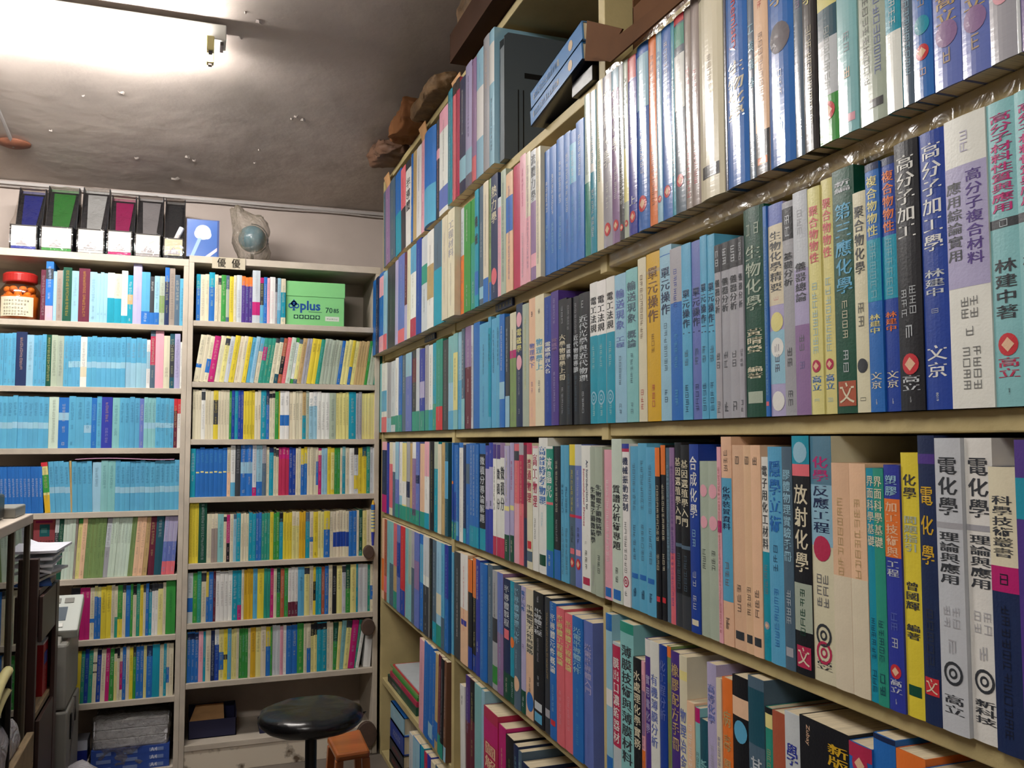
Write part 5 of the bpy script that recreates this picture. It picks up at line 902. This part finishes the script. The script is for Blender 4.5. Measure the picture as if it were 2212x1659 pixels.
# ------------------------------------------------------------------ left side: glass cabinet with things on top
gx, gy0, gy1, gz = -1.27, 1.75, 3.13, 1.17
gc = empty('display_cabinet', (-1.5, 2.4, 0), label='glass fronted display cabinet with metal frame at the left edge', cat='display cabinet'); go = (-1.5, 2.4, 0)
def GP(n, a, b, m='frame', bv=.001): return part(n, a, b, m, gc, bv, go)
GP('top_board', (-1.72, gy0, gz-.03), (gx+.004, gy1, gz), 'beigeback', .003)
for y in (gy0, 2.85, gy1-.03): GP('post', (gx-.02, y, .02), (gx, y+.022, gz-.03))
GP('post', (-1.72, gy1-.03, .02), (-1.70, gy1-.008, gz-.03)); GP('post', (-1.72, gy0, .02), (-1.70, gy0+.022, gz-.03))
for z in (.86, .5): GP('glass_shelf', (-1.69, gy0+.03, z), (gx-.03, gy1-.04, z+.008), 'glass')
GP('base_board', (-1.72, gy0, 0), (gx, gy1, .05), 'brown')
GP('back_panel', (-1.725, gy0, .05), (-1.72, gy1, gz-.03), 'brown', 0)
gm = bpy.data.materials.new('reflecting_glass'); gm.use_nodes = True; nt = gm.node_tree; b_ = nt.nodes['Principled BSDF']; b_.inputs['Roughness'].default_value = .03; b_.inputs['Base Color'].default_value = lin('15130f')+(1,); b_.inputs['Specular IOR Level'].default_value = 1
t_ = nt.nodes.new('ShaderNodeBsdfTransparent'); g_ = nt.nodes.new('ShaderNodeBsdfGlossy'); g_.inputs['Roughness'].default_value = .02; mx = nt.nodes.new('ShaderNodeMixShader'); fr_ = nt.nodes.new('ShaderNodeFresnel'); fr_.inputs[0].default_value = 2.6
nt.links.new(fr_.outputs[0], mx.inputs[0]); nt.links.new(t_.outputs[0], mx.inputs[1]); nt.links.new(g_.outputs[0], mx.inputs[2]); nt.links.new(mx.outputs[0], nt.nodes['Material Output'].inputs[0]); M['mirror'] = gm
GP('glass_pane', (gx-.012, gy0+.024, .055), (gx-.008, 2.848, gz-.032), 'mirror', 0); GP('glass_pane', (gx-.012, 2.874, .055), (gx-.008, gy1-.032, gz-.032), 'mirror', 0)
# black printer, dark handset and small grey boxes on the cabinet
bp_ = empty('receipt_printer', (-1.41, 2.80, gz), label='black receipt printer on top of the glass cabinet', cat='printer')
MB().box((-.1, -.15, 0), (.1, .13, .075)).build('body', 'black', bp_, bevel=.008); MB().prism([(-.13, .075), (.06, .075), (.04, .135), (-.1, .15)], -.08, 0, .155).build('cover', 'black', bp_, bevel=.004)
MB().box((.06, -.04, .0755), (.095, .05, .085)).build('feed_slot', 'dark', bp_)
box('grey_box', (-1.345, 2.945, gz), (-1.285, 3.11, gz+.032), 'grey', label='flat light grey gadget box at the cabinet corner', cat='box', bevel=.004)
MB().box((0, 0, 0), (.02, .02, .02))
a = at(2, 900, 1, 3.3); mb = MB().box((-.05, -.02, -.03), (.012, .02, .04)).box((-.05, -.015, -.05), (-.03, .015, 0)); o = mb.build('handset', 'black', loc=(-1.455, 3.02, gz+.252-.0), bevel=.006)
bpy.data.objects.remove(o)

# ------------------------------------------------------------------ brown shelf unit with papers
bx, by0, by1, bz = -1.25, 3.145, 3.52, .925
br = empty('shelf_unit', (-1.45, 3.33, 0), label='dark brown open shelf unit between glass cabinet and copier', cat='shelf unit'); bo = (-1.45, 3.33, 0)
def BP(n, a, b, m='brown', bv=.0015): return part(n, a, b, m, br, bv, bo)
BP('side_panel', (-1.66, by1-.02, 0), (bx, by1, bz-.02)); BP('side_panel', (-1.66, by0, 0), (bx, by0+.03, bz+.1)); BP('back_panel', (-1.665, by0, 0), (-1.66, by1, bz-.02), bv=0)
BP('top_board', (-1.66, by0+.03, bz-.02), (bx+.002, by1, bz)); BP('shelf', (-1.655, by0+.03, .52), (bx, by1-.02, .54), 'wood'); BP('shelf', (-1.655, by0+.03, .1), (bx, by1-.02, .12), 'wood')
BP('post', (bx-.0, by1-.06, 0), (bx+.014, by1+.002, bz-.0205)); BP('door', (bx+.0005, by0+.03, .125), (bx+.012, by1-.061, .515)); BP('door', (bx+.0005, by0+.03, .76), (bx+.012, by1-.061, bz-.022))
rp = MB().box((-.05, -.05, 0), (.05, .05, .17), lin('a81c24')).box((.0502, -.03, .1), (.051, .03, .14), lin('3848a0'))
for k in range(5): strokes(0, .09-.016*k, .078-.016*k, .02, lambda u, z: (.051, u, z), rp, lin('e0c8a0'))
rp.box((-.05, -.05, .17), (.05, .05, .178), lin('d8d0c8')); tag(rp.build('red_packet', 'satin', loc=(-1.31, 3.42, .5405), fix=False), 'red packet with white top in the brown shelf unit', 'packet')
vs, fs = blob(-1.33, 3.28, .60, .06, .08, .055, .02, 12, 6, 3, .3); vs = [(x, max(y, 3.18), max(z, .541)) for x, y, z in vs]; mb = MB(); mb.mesh(vs, fs); tag(mb.build('paper_parcel', 'card', smooth=True), 'brown kraft parcel beside the red packet', 'parcel')
for k in range(7):
    r3 = random.Random(k+40); w_, d_ = .09+.02*r3.random(), .13; z = bz+.0008+k*.013; nn = 6; mb = MB(); a = r3.uniform(-.25, .25)
    c = ['3a5a9a', 'c8c0b0', 'd0d0d4', 'e0e0e2', 'd8d8dc', 'e4e4e8', 'dcdce4'][k]; vs = []
    for i in range(nn+1):
        for j_ in (0, 1): x = -w_+2*w_*i/nn; y = (-d_ if j_ == 0 else d_); bend = .02*math.sin(i*1.1+k)*(k/6.) ; vs.append((x*math.cos(a)-y*math.sin(a), x*math.sin(a)+y*math.cos(a), max(0, bend)))
    top = [(x, y, z_+.008) for x, y, z_ in vs]; m2 = len(vs)
    fs = [(2*i, 2*i+2, 2*i+3, 2*i+1) for i in range(nn)]+[(m2+2*i, m2+2*i+1, m2+2*i+3, m2+2*i+2) for i in range(nn)]+[(2*i, m2+2*i, m2+2*i+2, 2*i+2) for i in range(nn)]+[(2*i+1, 2*i+3, m2+2*i+3, m2+2*i+1) for i in range(nn)]+[(0, 1, m2+1, m2), (2*nn, m2+2*nn, m2+2*nn+1, 2*nn+1)]
    mb.mesh(vs+top, fs, lin(c)); o = mb.build("paper_pad", 'matte', loc=(-1.345+.006*k, 3.35, z+(0 if k < 4 else .010*(k-3))))
    tag(o, '%s, in the paper pile on the brown shelf unit' % ('blue pad at the very bottom', 'cream pad, second lowest', 'grey white sheets, third from bottom', 'white sheets, the middle layer', 'white sheets, third from top', 'bright white sheets, second from top', 'curled lilac white sheet, topmost')[k], 'papers', 'papers piled on the brown shelf unit')

# ------------------------------------------------------------------ grey office copier
cp = empty('copier', (-1.38, 3.75, 0), label='grey office copier with tilted pale control panel', cat='copier')
MB().box((-.2, -.16, .02), (.172, .19, .42)).build('base_cabinet', 'grey', cp, bevel=.006); MB().box((-.2, -.15, .425), (.165, .19, .66)).build('body', 'grey', cp, bevel=.01)
MB().box((.1725, -.08, .3), (.178, -.06, .39)).build('handle', 'black', cp); MB().box((.1725, .05, .33), (.176, .07, .4)).build('latch', 'black', cp)
MB().prism([(-.15, .1), (.05, .42), (.06, .42), (-.14, .1)], .166, 0, .01).build('seam_strip', 'dark', cp)
cpn = empty('x', (0, 0, 0)); bpy.data.objects.remove(cpn)
P1, P2, P3 = at(118, 1285, 0, -1.28), at(177, 1297, 0, -1.17), at(147, 1357, 0, -1.17)
cx = Vector((-1.38, 3.75, 0)); q0 = Vector((-1.42, 3.82, .805)); ux = Vector((1, 0, .0)); uy = Vector((0, -.86, -.5)).normalized(); nn_ = ux.cross(uy).normalized(); nn_ = nn_ if nn_.z > 0 else -nn_
def pn(u, v, h_=0): return tuple(q0+ux*u+uy*v+nn_*h_-cx)
def slab(name, u0, u1, v0, v1, h0, h1, m, par, bv=.002):
    mb = MB(); mb.mesh([pn(u0, v0, h0), pn(u1, v0, h0), pn(u1, v1, h0), pn(u0, v1, h0), pn(u0, v0, h1), pn(u1, v0, h1), pn(u1, v1, h1), pn(u0, v1, h1)], [(3, 2, 1, 0), (4, 5, 6, 7), (0, 1, 5, 4), (1, 2, 6, 5), (2, 3, 7, 6), (3, 0, 4, 7)]); return mb.build(name, m, par, bevel=bv)
cpan = slab('control_panel', -.1, .232, 0, .205, -.04, 0, 'lgrey', cp, .006)
slab('screen', .10, .185, .075, .15, .0002, .002, 'screen', cpan, 0)
for k in range(5): slab('button', -.01+k*.045, .022+k*.045, .025, .052, .0002, .004, 'grey', cpan, .001)
for k in range(3): slab('button', .05+k*.05, .08+k*.05, .168, .188, .0002, .004, 'white', cpan, .001)
MB().prism([(-.15, .655), (.19, .655), (.19, .72), (-.1, .68)], -.15, 0, .29).build('scanner_lid', 'grey', cp, bevel=.005)

# ------------------------------------------------------------------ lower left foreground
def atY(px, py, Y): return at(px, py, 1, Y)
rk = empty('plank_rack', (-1.24, 2.55, 0), label='narrow worn wooden plank rack standing in front of the glass cabinet', cat='rack')
MB().box((.005, -.42, .47), (.025, .38, .555)).build('side_board', 'wood', rk, bevel=.003)
MB().box((-.022, -.42, .455), (.025, .38, .4695)).build('floor_board', 'wood', rk, bevel=.002)
for y in (-.4, .34): MB().box((-.015, y, 0), (.02, y+.03, .4545)).build('leg', 'wood', rk, bevel=.002)
vs, fs = blob(-1.248, 2.62, .57, .018, .19, .10, .012, 12, 4, 4, .2); vs = [(min(max(x, -1.268), -1.22 if z > .556 else -1.236), y, max(z, .471)) for x, y, z in vs]; mb = MB(); mb.mesh(vs, fs); tag(mb.build('plastic_bag', 'bag2', smooth=True), 'crumpled clear plastic bag stuffed in the plank rack', 'plastic bag')
ch = empty('chair', (-1.238, 2.47, 0), label='chair with curved pale yellow back rails at the lower left edge', cat='chair')
for k in range(2):
    z = .80-.05*k; mb = MB(); mb.tube([(0, .17-.26*math.sin(a), z-.17*(1-math.cos(a))) for a in [i*.11 for i in range(0, 15)]], .013-.002*k, 10); mb.build('back_rail', 'yel', ch, smooth=True)
MB().tube([(0, .165, .0), (0, .165, .80)], .011, 10).build('back_post', 'metal', ch)
for nm, X, Y, sx, sy, zc, sz, m_, lab, sd in (('plastic_bag', -1.13, 3.28, .085, .12, .16, .19, 'bag2', 'crumpled clear plastic bag on the floor before the copier', 12), ('shopping_bag', -1.226, 3.05, .035, .09, .2, .2, mat('bluegrey_bag', '7c929a', rough=.35, bump=.6, bscale=18), 'blue grey plastic shopping bag beside the brown shelf unit', 9)):
    vs, fs = blob(X, Y, zc, sx, sy, sz, .02, 8, sd, 4, .3); vs = [(max(x, -1.228 if Y > 3.1 else -1.262), y, max(z, .001)) for x, y, z in vs]; mb = MB(); mb.mesh(vs, fs); tag(mb.build(nm, m_, smooth=True), lab, 'plastic bag')
label_books()
